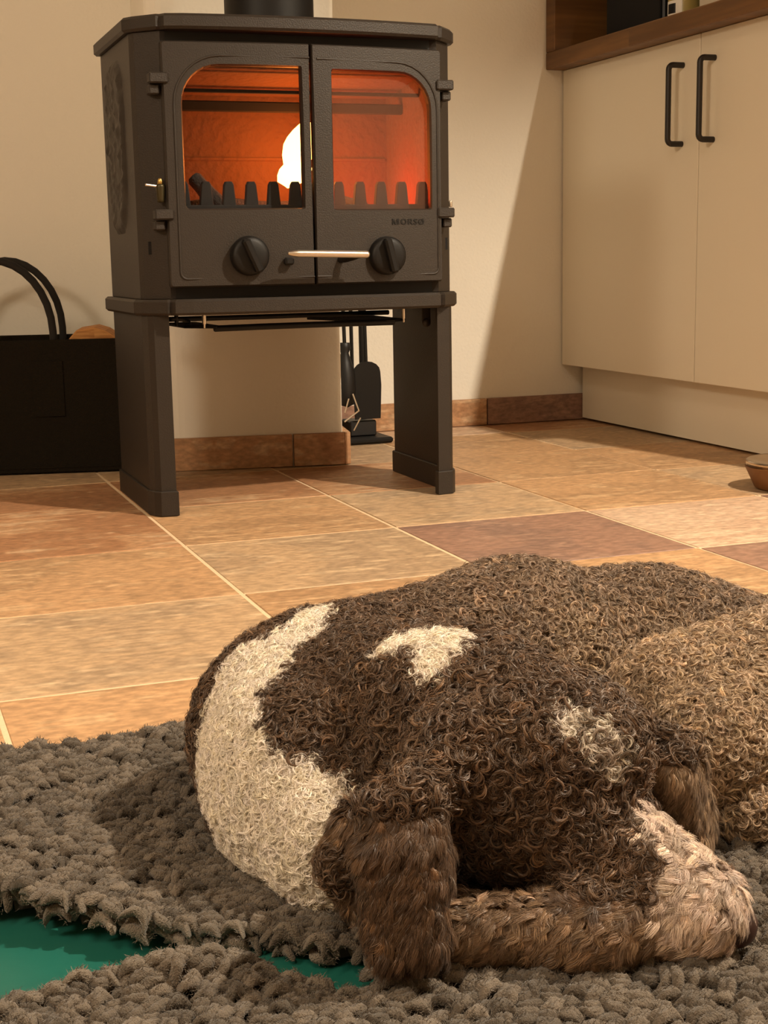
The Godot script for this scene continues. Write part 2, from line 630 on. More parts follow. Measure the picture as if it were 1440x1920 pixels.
func cabinet() -> void:
	var L: Material = mats["cabinet_lacquer"]
	var t := thing("base_cabinet", "wide cream base cabinet with two flat doors and dark bar handles on the right", "cabinet")
	obj("body", boxm(Vector3(1.2465, 0.141, -1.164), Vector3(1.84, 0.845, 0.06), 0.001), L, t)
	obj("plinth", boxm(Vector3(1.279, 0.006, -1.150), Vector3(1.295, 0.141, 0.06)), L, t)
	var d1 := obj("door", boxm(Vector3(1.225, 0.141, -1.159), Vector3(1.244, 0.850, -0.5605), 0.0012), L, t)
	var d2 := obj("door", boxm(Vector3(1.225, 0.141, -0.5575), Vector3(1.244, 0.850, 0.045), 0.0012), L, t)
	var dark := mat("handle_metal", Color(0.115, 0.09, 0.07), 0.5)
	obj("handle", pull_handle(0.636, 0.795, -0.622), dark, d1)
	obj("handle", pull_handle(0.636, 0.795, -0.505), dark, d2)
	# oak shelf unit that stands on the cabinet
	var s := thing("shelf_unit", "open oak shelf unit with thick boards standing on the cream cabinet", "shelf")
	var W: Material = mats["oak"]
	obj("bottom_board", boxm(Vector3(1.180, 0.8505, -1.163), Vector3(1.84, 0.890, 0.06), 0.002), W, s)
	obj("side_panel", boxm(Vector3(1.180, 0.890, -1.163), Vector3(1.84, 1.10, -1.118), 0.002), W, s)
	obj("shading_top_board", boxm(Vector3(1.275, 1.10, -1.163), Vector3(1.84, 1.125, 0.06), 0.002), W, s)  # unseen board, added and set back to shade the shelf inside
	obj("back_panel", boxm(Vector3(1.825, 0.890, -1.118), Vector3(1.84, 1.10, 0.06)), W, s)
	obj("divider", boxm(Vector3(1.275, 0.890, 0.02), Vector3(1.825, 1.10, 0.058), 0.002), W, s)
	# what stands on the shelf
	var bx := thing("speaker_box", "plain black box standing in the shelf beside the glass jar", "box")  # built as a loudspeaker box with a cloth front
	obj("housing", boxm(Vector3(1.262, 0.8905, -1.016), Vector3(1.44, 1.085, -0.765), 0.004), mats["black_plastic"], bx)
	var dk := mat("grille_cloth", Color(0.02, 0.02, 0.022), 0.95)
	obj("front_panel", boxm(Vector3(1.258, 0.90, -1.008), Vector3(1.263, 1.075, -0.773), 0.002), dk, bx)
	var jar := thing("jar", "pale yellow jar with a barcode label beside the black box", "jar", Vector3(1.275, 0.8905, -0.700))
	var jm := MB.new()
	jm.lathe([Vector2(0, 0), Vector2(0.032, 0), Vector2(0.036, 0.004), Vector2(0.036, 0.10), Vector2(0.030, 0.118), Vector2(0.027, 0.125), Vector2(0, 0.125)], 32)
	var glass := mat("jar_glass", Color(0.62, 0.55, 0.32), 0.25)
	obj("body", jm.done(), glass, jar)
	jm = MB.new()
	jm.lathe([Vector2(0.0, 0.124), Vector2(0.030, 0.124), Vector2(0.030, 0.142), Vector2(0.028, 0.145), Vector2(0, 0.145)], 32)
	obj("lid", jm.done(), mat("lid_tin", Color(0.7, 0.62, 0.4), 0.4), jar)
	var lab := MB.new()
	var rows := []
	for k in 2:
		var ring := PackedVector3Array()
		for i in 13:
			var an := deg_to_rad(158.0 + 70.0 * i / 12.0)
			ring.append(Vector3(cos(an) * 0.0366, 0.010 + 0.035 * k, -sin(an) * 0.0366))
		rows.append(ring)
	lab.grid(rows)
	var lo := obj("label", lab.done(), mat("label_paper", Color(0.9, 0.88, 0.84), 0.8), jar)
	lo.set_meta("label", "white barcode label")
	var bars := MB.new()
	for i in 11:
		var an := deg_to_rad(170.0 + 3.4 * i)
		var rr := 0.0368
		var w := 0.0006 + 0.0005 * (i * 7 % 3)
		bars.xf = Transform3D(Basis(Vector3.UP, an), Vector3(cos(an) * rr, 0.030, -sin(an) * rr))
		bars.box(Vector3(-0.0002, -0.011, -w), Vector3(0.0003, 0.009, w))
	obj("barcode", bars.done(), mat("ink", Color(0.06, 0.05, 0.05), 0.8), jar)
	var pk := thing("packet", "cream cardboard packet standing right of the labelled jar", "packet", Vector3(1.285, 0.8905, -0.545))
	obj("carton", boxm(Vector3(-0.03, 0.012, -0.07), Vector3(0.05, 0.16, 0.07), 0.002), mat("cream_card", Color(0.80, 0.76, 0.68), 0.8), pk)
	obj("tray", boxm(Vector3(-0.034, 0.0, -0.076), Vector3(0.056, 0.012, 0.076), 0.002), mat("dark_tray", Color(0.16, 0.08, 0.05), 0.6), pk)
	# bowl on the floor
	var b := thing("pet_bowl", "small brown tapered pet bowl with a steel rim on the floor tiles", "bowl", Vector3(1.102, 0.0, -0.035))
	var bm := MB.new()
	bm.lathe([Vector2(0, 0.001), Vector2(0.068, 0.001), Vector2(0.071, 0.004), Vector2(0.088, 0.040), Vector2(0.087, 0.041), Vector2(0.0, 0.041)], 48)
	obj("body", bm.done(), mat("brown_glaze", Color(0.45, 0.29, 0.14), 0.5), b)
	bm = MB.new()
	bm.lathe([Vector2(0.0, 0.0415), Vector2(0.04, 0.042), Vector2(0.075, 0.050), Vector2(0.083, 0.052), Vector2(0.086, 0.050), Vector2(0.086, 0.041), Vector2(0.0, 0.041)], 48)
	obj("steel_insert", bm.done(), mats["brushed_steel"], b)

# ------------------------------------------------------------------ stove
const SX := 0.277             # middle of the stove

func bow(x: float) -> float:  # how far the bowed door front stands forward
	return -0.204 - 0.018 * pow((x - SX) / 0.235, 2.0)

func ray_poly(poly: PackedVector2Array, c: Vector2, d: Vector2) -> Vector2:
	var best := 1e9
	for i in poly.size():
		var a := poly[i] - c
		var e := poly[(i + 1) % poly.size()] - poly[i]
		var den := d.cross(e)
		if absf(den) < 1e-12:
			continue
		var t := a.cross(e) / den
		var s := a.cross(d) / den
		if t > 0.0 and s >= -1e-6 and s <= 1.000001:
			best = minf(best, t)
	return c + d * best

func round_rect(x0: float, y0: float, x1: float, y1: float, rbl: float, rbr: float, rtr: float, rtl: float) -> PackedVector2Array:
	var q := PackedVector2Array()
	for s in [[x0 + rbl, y0 + rbl, rbl, PI], [x1 - rbr, y0 + rbr, rbr, 1.5 * PI], [x1 - rtr, y1 - rtr, rtr, 0.0], [x0 + rtl, y1 - rtl, rtl, 0.5 * PI]]:
		for i in 9:
			var a: float = s[3] + PI / 2.0 * i / 8.0
			q.append(Vector2(s[0] + cos(a) * s[2], s[1] + sin(a) * s[2]))
	return q

func door_frame(outer: PackedVector2Array, inner: PackedVector2Array) -> ArrayMesh:
	var c := Vector2.ZERO
	for v in inner:
		c += v
	c /= inner.size()
	var angs := []
	for v in outer:
		angs.append((v - c).angle())
	for v in inner:
		angs.append((v - c).angle())
	for i in 64:
		angs.append(-PI + TAU * i / 64.0)
	angs.sort()
	var dirs := []
	var last := -9.0
	for a in angs:
		if a - last > 0.004:
			dirs.append(Vector2(cos(a), sin(a)))
			last = a
	var m := MB.new()
	var bev := 0.0025
	# rings: inner back, inner front, steps to outer front, outer back
	var rings := []
	var spec := [[0.0, -0.014], [0.0, -0.004], [0.02, 0.0], [0.25, 0.0], [0.5, 0.0], [0.75, 0.0], [0.975, 0.0], [1.0, -0.004], [1.0, -0.014]]
	for s in spec:
		var ring := []
		for d in dirs:
			var i := ray_poly(inner, c, d)
			var o := ray_poly(outer, c, d)
			var q := i.lerp(o, s[0])
			if s[0] == 0.02:
				q = i + (o - i).normalized() * bev
			elif s[0] == 0.975:
				q = o - (o - i).normalized() * bev
			ring.append(Vector3(q.x, q.y, bow(q.x) + s[1]))
		rings.append(ring)
	for r in rings.size():
		var A: Array = rings[r]
		var B: Array = rings[(r + 1) % rings.size()]
		for i in dirs.size():
			var j := (i + 1) % dirs.size()
			m.face([A[i], B[i], B[j], A[j]])
	return m.done()

func trim_path(pts: PackedVector2Array, off: float) -> PackedVector3Array:
	var q := PackedVector3Array()
	for v in pts:
		q.append(Vector3(v.x, v.y, bow(v.x) + off))
	return q

func knob_mesh() -> Array:
	var m := MB.new()
	m.xf = Transform3D(Basis(Vector3.RIGHT, PI / 2.0), Vector3.ZERO)
	m.lathe([Vector2(0.0, 0.0), Vector2(0.0262, 0.0), Vector2(0.0270, 0.003), Vector2(0.0262, 0.012), Vector2(0.0235, 0.015), Vector2(0.019, 0.017), Vector2(0.010, 0.018), Vector2(0.0, 0.018)], 40)
	var g := MB.new()
	g.box(Vector3(-0.0055, -0.0245, 0.014), Vector3(0.0055, 0.0245, 0.030), 0.003)
	return [m.done(), g.done()]

func plan_outline(over: float, front: float) -> PackedVector2Array:
	# outline of the top plate and the base slab: flanks with cut corners and a bowed middle that stands forward
	var x0 := 0.006 - over
	var x1 := 0.549 + over
	var q := PackedVector2Array([Vector2(x0, -0.548 - over * 0.5), Vector2(x0, -0.285 + over * 0.4), Vector2(x0 + 0.010, -0.268 + over * 0.4), Vector2(0.043 - over * 0.4, -0.236 + over * 0.8)])
	for i in 15:
		var t := i / 14.0
		var x := lerpf(0.047 - over * 0.3, 0.507 + over * 0.3, t)
		var z := bow(x) + front
		if i == 0 or i == 14:
			z -= 0.013
		q.append(Vector2(x, z))
		if i == 0:
			q.append(Vector2(x + 0.006, z + 0.010))
		if i == 13:
			q.append(Vector2(lerpf(x, 0.507 + over * 0.3, 0.82), z - 0.004))
	q.append(Vector2(0.512 + over * 0.4, -0.236 + over * 0.8))
	q.append(Vector2(x1 - 0.010, -0.268 + over * 0.4))
	q.append(Vector2(x1, -0.285 + over * 0.4))
	q.append(Vector2(x1, -0.548 - over * 0.5))
	return q

func mirror(q: PackedVector2Array) -> PackedVector2Array:
	var o := PackedVector2Array()
	for v in q:
		o.append(Vector2(2.0 * SX + 0.001 - v.x, v.y))
	return o

func stove() -> void:
	var I: Material = mats["cast_iron"]
	var D: Material = mats["sheet_iron"]
	var t := thing("wood_stove", "black cast iron wood stove with two glazed doors on a two-legged stand", "stove")
	var m := MB.new()
	m.slab(plan_outline(0.010, 0.006), 0.766, 0.789, 0.004)
	obj("top_plate", m.done(), I, t)
	m = MB.new()
	m.slab(plan_outline(0.012, 0.005), 0.328, 0.3535, 0.004)
	obj("base_slab", m.done(), I, t)
	# side walls with cut front corners
	var side := PackedVector2Array([Vector2(0.006, -0.545), Vector2(0.006, -0.282), Vector2(0.012, -0.270), Vector2(0.046, -0.236), Vector2(0.056, -0.243), Vector2(0.024, -0.278), Vector2(0.018, -0.290), Vector2(0.018, -0.545)])
	for k in 2:
		m = MB.new()
		m.slab(side if k == 0 else mirror(side), 0.3535, 0.766, 0.001)
		obj("side_wall", m.done(), I, t)
	obj("back_wall", boxm(Vector3(0.018, 0.3535, -0.545), Vector3(0.537, 0.766, -0.533)), D, t)
	# relief cast into the side walls
	var wob := FastNoiseLite.new()
	wob.seed = 5
	wob.frequency = 0.035
	wob.fractal_octaves = 4
	var rows := []
	for r in 41:
		var row := PackedVector3Array()
		for k in 25:
			var u := k / 24.0 * 2.0 - 1.0
			var v := r / 40.0 * 2.0 - 1.0
			var e := 1.0 - pow(absf(u), 3.0) - pow(absf(v), 4.0)
			var ringy := 0.5 + 0.5 * cos(14.0 * sqrt(u * u * 0.8 + v * v))
			var h := 0.0
			if e > 0.0:
				h = minf(e * 4.0, 1.0) * (0.003 + 0.004 * absf(wob.get_noise_2d(u * 60.0, v * 110.0)) * 2.0 + 0.002 * ringy)
			row.append(Vector3(0.0062 - h, 0.60 + v * 0.14, -0.425 + u * 0.075))
		rows.append(row)
	m = MB.new()
	m.grid(rows)
	obj("side_relief", m.done(), I, t)
	for r in rows.size():
		for k in rows[r].size():
			rows[r][k] = Vector3(2.0 * SX + 0.001 - rows[r][k].x, rows[r][k].y, rows[r][k].z)
	m = MB.new()
	m.grid(rows)
	obj("side_relief", m.done(), I, t)
	# fixed front behind the doors, recessed, open where the glass is
	obj("front_sill", boxm(Vector3(0.046, 0.3535, -0.258), Vector3(0.508, 0.480, -0.243)), D, t)
	obj("front_header", boxm(Vector3(0.046, 0.725, -0.258), Vector3(0.508, 0.766, -0.243)), D, t)
	# firebox
	var F: Material = mats["fire_lining"]
	var fb := obj("firebox_back", boxm(Vector3(0.030, 0.44, -0.525), Vector3(0.525, 0.76, -0.505)), F, t)
	obj("ledge", boxm(Vector3(0.040, 0.588, -0.506), Vector3(0.515, 0.594, -0.500), 0.001), F, fb)
	obj("firebox_side", boxm(Vector3(0.0185, 0.44, -0.506), Vector3(0.036, 0.76, -0.285)), F, t)
	obj("firebox_side", boxm(Vector3(0.519, 0.44, -0.506), Vector3(0.536, 0.76, -0.285)), F, t)
	obj("firebox_floor", boxm(Vector3(0.0185, 0.425, -0.53), Vector3(0.536, 0.445, -0.259)), mats["soot_iron"], t)
	var bf := MB.new()
	bf.xf = Transform3D(Basis(Vector3.RIGHT, deg_to_rad(-7.0)), Vector3(0, 0.722, -0.36))
	bf.box(Vector3(0.037, -0.006, -0.14), Vector3(0.518, 0.006, 0.045), 0.002)
	obj("baffle_plate", bf.done(), F, t)
	bf = MB.new()
	bf.box(Vector3(0.037, 0.664, -0.425), Vector3(0.518, 0.682, -0.417), 0.002)
	bf.box(Vector3(0.037, 0.686, -0.345), Vector3(0.518, 0.692, -0.337), 0.001)
	obj("baffle_rail", bf.done(), mats["soot_iron"], t)
	# fire bars: a low rail with tapered fingers
	var bars := obj("fire_bars", boxm(Vector3(0.048, 0.470, -0.276), Vector3(0.508, 0.502, -0.262), 0.002), mats["soot_iron"], t)
	for k in 12:
		var x := 0.080 + 0.0376 * k
		var f := MB.new()
		var q := PackedVector2Array([Vector2(x - 0.0115, 0.497), Vector2(x - 0.0078, 0.534), Vector2(x - 0.005, 0.539), Vector2(x + 0.005, 0.539), Vector2(x + 0.0078, 0.534), Vector2(x + 0.0115, 0.497)])
		f.xf = Transform3D(Basis(Vector3.RIGHT, -PI / 2.0), Vector3(0, 0, -0.269))
		f.slab(q, -0.006, 0.006, 0.0012)
		obj("finger", f.done(), mats["soot_iron"], bars)
	# doors
	var pane := mat("stove_glass", Color(0.4, 0.3, 0.2, 0.015), 0.03)
	pane.metallic_specular = 0.2
	pane.transparency = BaseMaterial3D.TRANSPARENCY_ALPHA
	var hazy := mat("hazy_glass", Color(0.80, 0.60, 0.48, 0.11), 0.4)  # pale see-through film over the whole right pane
	hazy.backlight_enabled = true
	hazy.backlight = Color(0.5, 0.38, 0.30)
	hazy.transparency = BaseMaterial3D.TRANSPARENCY_ALPHA
	var kn := knob_mesh()
	for side_i in 2:
		var left := side_i == 0
		var outer: PackedVector2Array
		var inner: PackedVector2Array
		if left:
			outer = round_rect(0.044, 0.372, 0.2782, 0.749, 0.004, 0.001, 0.001, 0.004)
			inner = round_rect(0.0735, 0.4945, 0.2635, 0.7125, 0.007, 0.003, 0.003, 0.058)
		else:
			outer = round_rect(0.2818, 0.372, 0.511, 0.749, 0.001, 0.004, 0.004, 0.001)
			inner = round_rect(0.3155, 0.4925, 0.490, 0.7095, 0.003, 0.004, 0.058, 0.003)
		var d := obj("door", door_frame(outer, inner), I, t)
		d.set_meta("label", "left glazed door" if left else "right glazed door")
		var g := MB.new()
		var gx0 := inner[0].x - 0.004
		var x0 := 0.0705 if left else 0.3125
		var x1 := 0.2665 if left else 0.493
		var r2 := []
		for rr in 2:
			var row := PackedVector3Array()
			for k in 9:
				var x := lerpf(x0, x1, k / 8.0)
				row.append(Vector3(x, 0.490 + rr * 0.2255, bow(x) - 0.0145))
			r2.append(row)
		g.grid(r2)
		obj("glass_pane", g.done(), pane if left else hazy, d)
		# raised line round the window that runs down the outer side and along the foot
		var rail := PackedVector2Array()
		if left:
			rail.append(Vector2(0.2770, 0.7275))
			for k in 9:
				var a := PI / 2.0 + PI / 2.0 * k / 8.0
				rail.append(Vector2(0.1345 + cos(a) * 0.074, 0.6535 + sin(a) * 0.074))
			for k in 5:
				var a := PI + PI / 2.0 * k / 4.0
				rail.append(Vector2(0.0705 + cos(a) * 0.010, 0.395 + sin(a) * 0.010))
			rail.append(Vector2(0.2770, 0.385))
		else:
			rail.append(Vector2(0.2905, 0.7265))
			for k in 9:
				var a := PI / 2.0 - PI / 2.0 * k / 8.0
				rail.append(Vector2(0.4290 + cos(a) * 0.074, 0.6515 + sin(a) * 0.074))
			for k in 5:
				var a := -PI / 2.0 * k / 4.0
				rail.append(Vector2(0.4930 + cos(a) * 0.010, 0.395 + sin(a) * 0.010))
			rail.append(Vector2(0.2830, 0.385))
		m = MB.new()
		m.tube(trim_path(rail, -0.0002), 0.0020, 6)
		obj("moulding", m.done(), I, d)
		var kx := 0.1690 if left else 0.4040
		var ky := 0.4200 if left else 0.4165
		var k1 := obj("air_knob", kn[0], D, d)
		k1.position = Vector3(kx, ky, bow(kx) - 0.0005)
		k1.rotation.z = deg_to_rad(24.0 if left else 14.0)
		k1.scale = Vector3(1.17, 1.17, 1.1)
		var grip := MeshInstance3D.new()
		grip.mesh = kn[1]
		grip.material_override = D
		grip.name = "knob_grip"
		d.add_child(grip, true)
		grip.transform = k1.transform
		# hinges at the outer edge
		for hy in [0.693, 0.486]:
			m = MB.new()
			var hx := 0.040 if left else 0.515
			var sg := -1.0 if left else 1.0
			m.box(Vector3(hx - 0.013 * sg, hy - 0.008, -0.238), Vector3(hx + 0.017 * sg, hy + 0.008, -0.216), 0.002)
			obj("hinge", m.done(), I, d)
			m = MB.new()
			m.box(Vector3(hx + 0.000 * sg, hy - 0.024, -0.250), Vector3(hx + 0.016 * sg, hy - 0.009, -0.226), 0.002)
			obj("hinge_lug", m.done(), I, t)
	var right_door: Node = t.get_node("door2") if t.has_node("door2") else t.get_child(t.get_child_count() - 1)
	# embossed word on the right door
	var tm := TextMesh.new()
	tm.text = "MORSØ"
	var sf := SystemFont.new()
	sf.font_names = PackedStringArray(["Droid Sans"])
	sf.font_weight = 700
	tm.font = sf
	tm.font_size = 48
	tm.pixel_size = 0.00030
	tm.depth = 0.0012
	var tx := MeshInstance3D.new()
	tx.name = "lettering"
	tx.mesh = tm
	tx.material_override = D
	right_door.add_child(tx, true)
	tx.position = Vector3(0.4460, 0.4712, bow(0.446) + 0.0002)
	tx.rotation.y = atan2(2.0 * 0.018 * (0.446 - SX) / (0.235 * 0.235), 1.0)
	tx.scale = Vector3(1.22, 0.88, 1.0)
	# handle: a steel bar on a bent iron arm
	var H: Material = mats["brushed_steel"]
	m = MB.new()
	m.tube(PackedVector3Array([Vector3(0.2215, 0.4228, -0.1600), Vector3(0.229, 0.4224, -0.1600), Vector3(0.238, 0.4222, -0.1600), Vector3(0.300, 0.4205, -0.1600), Vector3(0.352, 0.4190, -0.1600), Vector3(0.3545, 0.4189, -0.1600)]), [0.0030, 0.0045, 0.0057, 0.0060, 0.0060, 0.0052], 16)
	var hd := obj("door_handle", m.done(), H, right_door)
	hd.set_meta("label", "shiny steel bar handle")
	obj("handle_arm", tubem([Vector3(0.338, 0.4180, -0.1630), Vector3(0.334, 0.4150, -0.175), Vector3(0.326, 0.412, -0.190), Vector3(0.322, 0.411, -0.2075)], 0.0055), D, right_door)
	obj("latch", boxm(Vector3(0.225, 0.404, -0.2055), Vector3(0.240, 0.416, -0.190), 0.003), D, t)
	# small latch pin beside the left door
	m = MB.new()
	m.xf = Transform3D(Basis(), Vector3(0.036, 0.505, -0.232))
	m.lathe([Vector2(0, 0), Vector2(0.0055, 0), Vector2(0.0060, 0.004), Vector2(0.0075, 0.024), Vector2(0.0060, 0.028), Vector2(0.0, 0.028)], 16)
	var pin := obj("hinge_pin", m.done(), mat("olive_steel", Color(0.23, 0.20, 0.11), 0.4, 0.6), t)
	m = MB.new()
	m.xf = Transform3D(Basis(), Vector3(0.036, 0.533, -0.232))
	m.lathe([Vector2(0, 0), Vector2(0.0045, 0), Vector2(0.0040, 0.006), Vector2(0.0022, 0.009), Vector2(0.0, 0.0095)], 16)
	obj("pin_head", m.done(), mats["brass"], pin)
	obj("pin_bar", tubem([Vector3(0.029, 0.530, -0.232), Vector3(0.013, 0.532, -0.230)], 0.0024), H, pin)
	obj("screw", tubem([Vector3(0.5325, 0.497, -0.236), Vector3(0.5325, 0.505, -0.236)], 0.003), H, t)
	# legs: side panel with a cut corner and a front flange, each on a slightly thicker foot
	var leg := PackedVector2Array([Vector2(0.006, -0.543), Vector2(0.006, -0.280), Vector2(0.012, -0.262), Vector2(0.020, -0.253), Vector2(0.044, -0.249), Vector2(0.044, -0.257), Vector2(0.022, -0.264), Vector2(0.015, -0.282), Vector2(0.015, -0.543)])
	var foot := PackedVector2Array([Vector2(0.002, -0.546), Vector2(0.002, -0.279), Vector2(0.009, -0.259), Vector2(0.018, -0.248), Vector2(0.0465, -0.244), Vector2(0.0465, -0.260), Vector2(0.024, -0.268), Vector2(0.019, -0.283), Vector2(0.019, -0.546)])
	for k in 2:
		m = MB.new()
		m.slab(leg if k == 0 else mirror(leg), 0.030, 0.328, 0.001)
		var lg := obj("leg", m.done(), I, t)
		m = MB.new()
		m.slab(foot if k == 0 else mirror(foot), 0.0005, 0.042, 0.0015)
		obj("foot", m.done(), I, lg)
	# heat shield frame hung under the slab
	var tr := MB.new()
	tr.tube(PackedVector3Array([Vector3(0.060, 0.3205, -0.30), Vector3(0.075, 0.319, -0.30), Vector3(0.09, 0.314, -0.31)]), 0.0035, 8)
	tr.tube(PackedVector3Array([Vector3(0.085, 0.313, -0.46), Vector3(0.16, 0.3115, -0.49), Vector3(0.28, 0.311, -0.495), Vector3(0.40, 0.3115, -0.49), Vector3(0.50, 0.313, -0.46)]), 0.0045, 8)
	tr.tube(PackedVector3Array([Vector3(0.125, 0.3030, -0.275), Vector3(0.20, 0.3040, -0.268), Vector3(0.28, 0.3043, -0.266), Vector3(0.36, 0.3042, -0.268), Vector3(0.440, 0.3035, -0.275)]), 0.0052, 8)
	tr.slab(PackedVector2Array([Vector2(0.078, -0.46), Vector2(0.082, -0.31), Vector2(0.125, -0.268), Vector2(0.137, -0.278), Vector2(0.135, -0.46)]), 0.3035, 0.3075, 0.0005)
	tr.slab(PackedVector2Array([Vector2(0.345, -0.47), Vector2(0.405, -0.272), Vector2(0.440, -0.268), Vector2(0.470, -0.300), Vector2(0.475, -0.47)]), 0.3040, 0.3080, 0.0005)
	obj("heat_shield", tr.done(), D, t)
	for bx in [[0.109, -0.28, 0.305], [0.463, -0.285, 0.303], [0.067, -0.30, 0.309]]:
		m = MB.new()
		m.tube(PackedVector3Array([Vector3(bx[0], 0.3285, bx[1]), Vector3(bx[0], bx[2] + 0.006, bx[1])]), 0.0035, 10)
		m.tube(PackedVector3Array([Vector3(bx[0], bx[2] + 0.007, bx[1]), Vector3(bx[0], bx[2], bx[1])]), 0.0022, 8)
		obj("bolt", m.done(), mats["brushed_steel"] if bx[0] > 0.08 else D, t)
	m = MB.new()
	m.xf = Transform3D(Basis(), Vector3(0.511, 0.328, -0.30))
	m.box(Vector3(-0.008, -0.028, -0.002), Vector3(0.008, 0.0, 0.002), 0.001)
	m.tube(PackedVector3Array([Vector3(0, -0.028, -0.002), Vector3(0, -0.028, 0.002)]), 0.008, 14)
	obj("bracket_tab", m.done(), I, t)
	# flue
	m = MB.new()
	m.xf = Transform3D(Basis(), Vector3(0.278, 0.0, -0.425))
	m.lathe([Vector2(0.0, 0.789), Vector2(0.084, 0.789), Vector2(0.084, 0.800), Vector2(0.0765, 0.802), Vector2(0.0765, 2.41), Vector2(0.0, 2.41)], 48)
	obj("flue_pipe", m.done(), D, t)
	fire()

func fire() -> void:
	var charred := mat("charred_wood", Color(0.10, 0.07, 0.05), 0.95)
	bump(charred, noise_tex(0.06, 55, 256, 4), 0.3, 8.0, false)
	var spots := [[Vector3(0.13, 0.490, -0.43), Vector3(0.43, 0.492, -0.44), 0.026], [Vector3(0.19, 0.484, -0.345), Vector3(0.36, 0.486, -0.345), 0.018], [Vector3(0.118, 0.545, -0.345), Vector3(0.195, 0.462, -0.300), 0.014], [Vector3(0.365, 0.530, -0.42), Vector3(0.425, 0.480, -0.31), 0.013]]
	var labels := ["thick charred log lying at the back of the stove fire", "charred log lying just behind the fire bars", "dark stick leaning on the left inside the stove", "thin stick leaning on the right inside the stove"]
	for k in 4:
		var a: Vector3 = spots[k][0]
		var b: Vector3 = spots[k][1]
		var path := PackedVector3Array()
		var rad := []
		for i in 9:
			var t := i / 8.0
			path.append(a.lerp(b, t) + Vector3(0, sin(t * 7.0 + k) * 0.003, cos(t * 5.0 + k) * 0.003))
			rad.append(spots[k][2] * (1.0 + 0.1 * sin(t * 11.0 + k * 2.0)))
		var m := MB.new()
		m.tube(path, rad, 12)
		tag(obj("burning_log", m.done(), charred), labels[k], "log", "logs in the stove fire")
	# flame: a closed twisted tongue
	var glow := mat("flame_glow", Color(1.0, 0.75, 0.4), 1.0)
	glow.emission_enabled = true
	glow.emission = Color(1.0, 0.72, 0.36)
	glow.emission_energy_multiplier = 9.0
	var prof := [[0.289, 0.534, 0.001], [0.290, 0.538, 0.007], [0.297, 0.545, 0.0255], [0.300, 0.556, 0.029], [0.303, 0.566, 0.029], [0.306, 0.574, 0.024], [0.308, 0.590, 0.0265], [0.311, 0.608, 0.0265], [0.314, 0.620, 0.023], [0.318, 0.632, 0.017], [0.324, 0.644, 0.009], [0.328, 0.652, 0.001]]
	var rows := []
	for s in prof:
		var ring := PackedVector3Array()
		for j in 20:
			var an := TAU * j / 20.0
			var w: float = s[2] * (1.0 + 0.04 * sin(an * 3.0 + s[1] * 90.0))
			ring.append(Vector3(s[0] + cos(an) * w, s[1], -0.380 + sin(an) * w * 0.7))
		rows.append(ring)
	var fm := MB.new()
	fm.grid(rows, true)
	tag(obj("flame", fm.done(), glow), "bright yellow white flame burning behind the left stove glass", "flame")
	var l := OmniLight3D.new()
	l.name = "flame_source"
	l.position = Vector3(0.318, 0.580, -0.383)
	l.light_color = Color(1.0, 0.45, 0.12)
	l.light_energy = 0.056
	l.light_size = 0.018
	l.omni_range = 8.0
	l.omni_attenuation = 2.0
	l.shadow_enabled = true
	add_child(l)
	# glowing embers in the grate
	var em := mat("ember_glow", Color(0.5, 0.12, 0.04), 1.0)
	em.emission_enabled = true
	em.emission = Color(1.0, 0.22, 0.05)
	em.emission_energy_multiplier = 1.5
	var bed := MB.new()
	var hn := FastNoiseLite.new()
	hn.seed = 3
	hn.frequency = 0.25
	var rr := []
	for i in 13:
		var row := PackedVector3Array()
		for j in 40:
			var x := lerpf(0.05, 0.505, j / 39.0)
			var z := lerpf(-0.49, -0.29, i / 12.0)
			row.append(Vector3(x, 0.452 + 0.012 * hn.get_noise_2d(x * 300.0, z * 300.0), z))
		rr.append(row)
	bed.grid(rr)
	var eo := obj("ember_fire_bed", bed.done(), em)
	tag(eo, "orange glowing ember bed on the stove floor", "embers")
	eo.set_meta("kind", "stuff")
	var l2 := OmniLight3D.new()
	l2.name = "ember_source"
	l2.position = Vector3(0.455, 0.515, -0.40)
	l2.light_color = Color(1.0, 0.20, 0.03)
	l2.light_energy = 0.022
	l2.light_size = 0.02
	l2.omni_range = 8.0
	l2.omni_attenuation = 2.0
	l2.shadow_enabled = true
	add_child(l2)

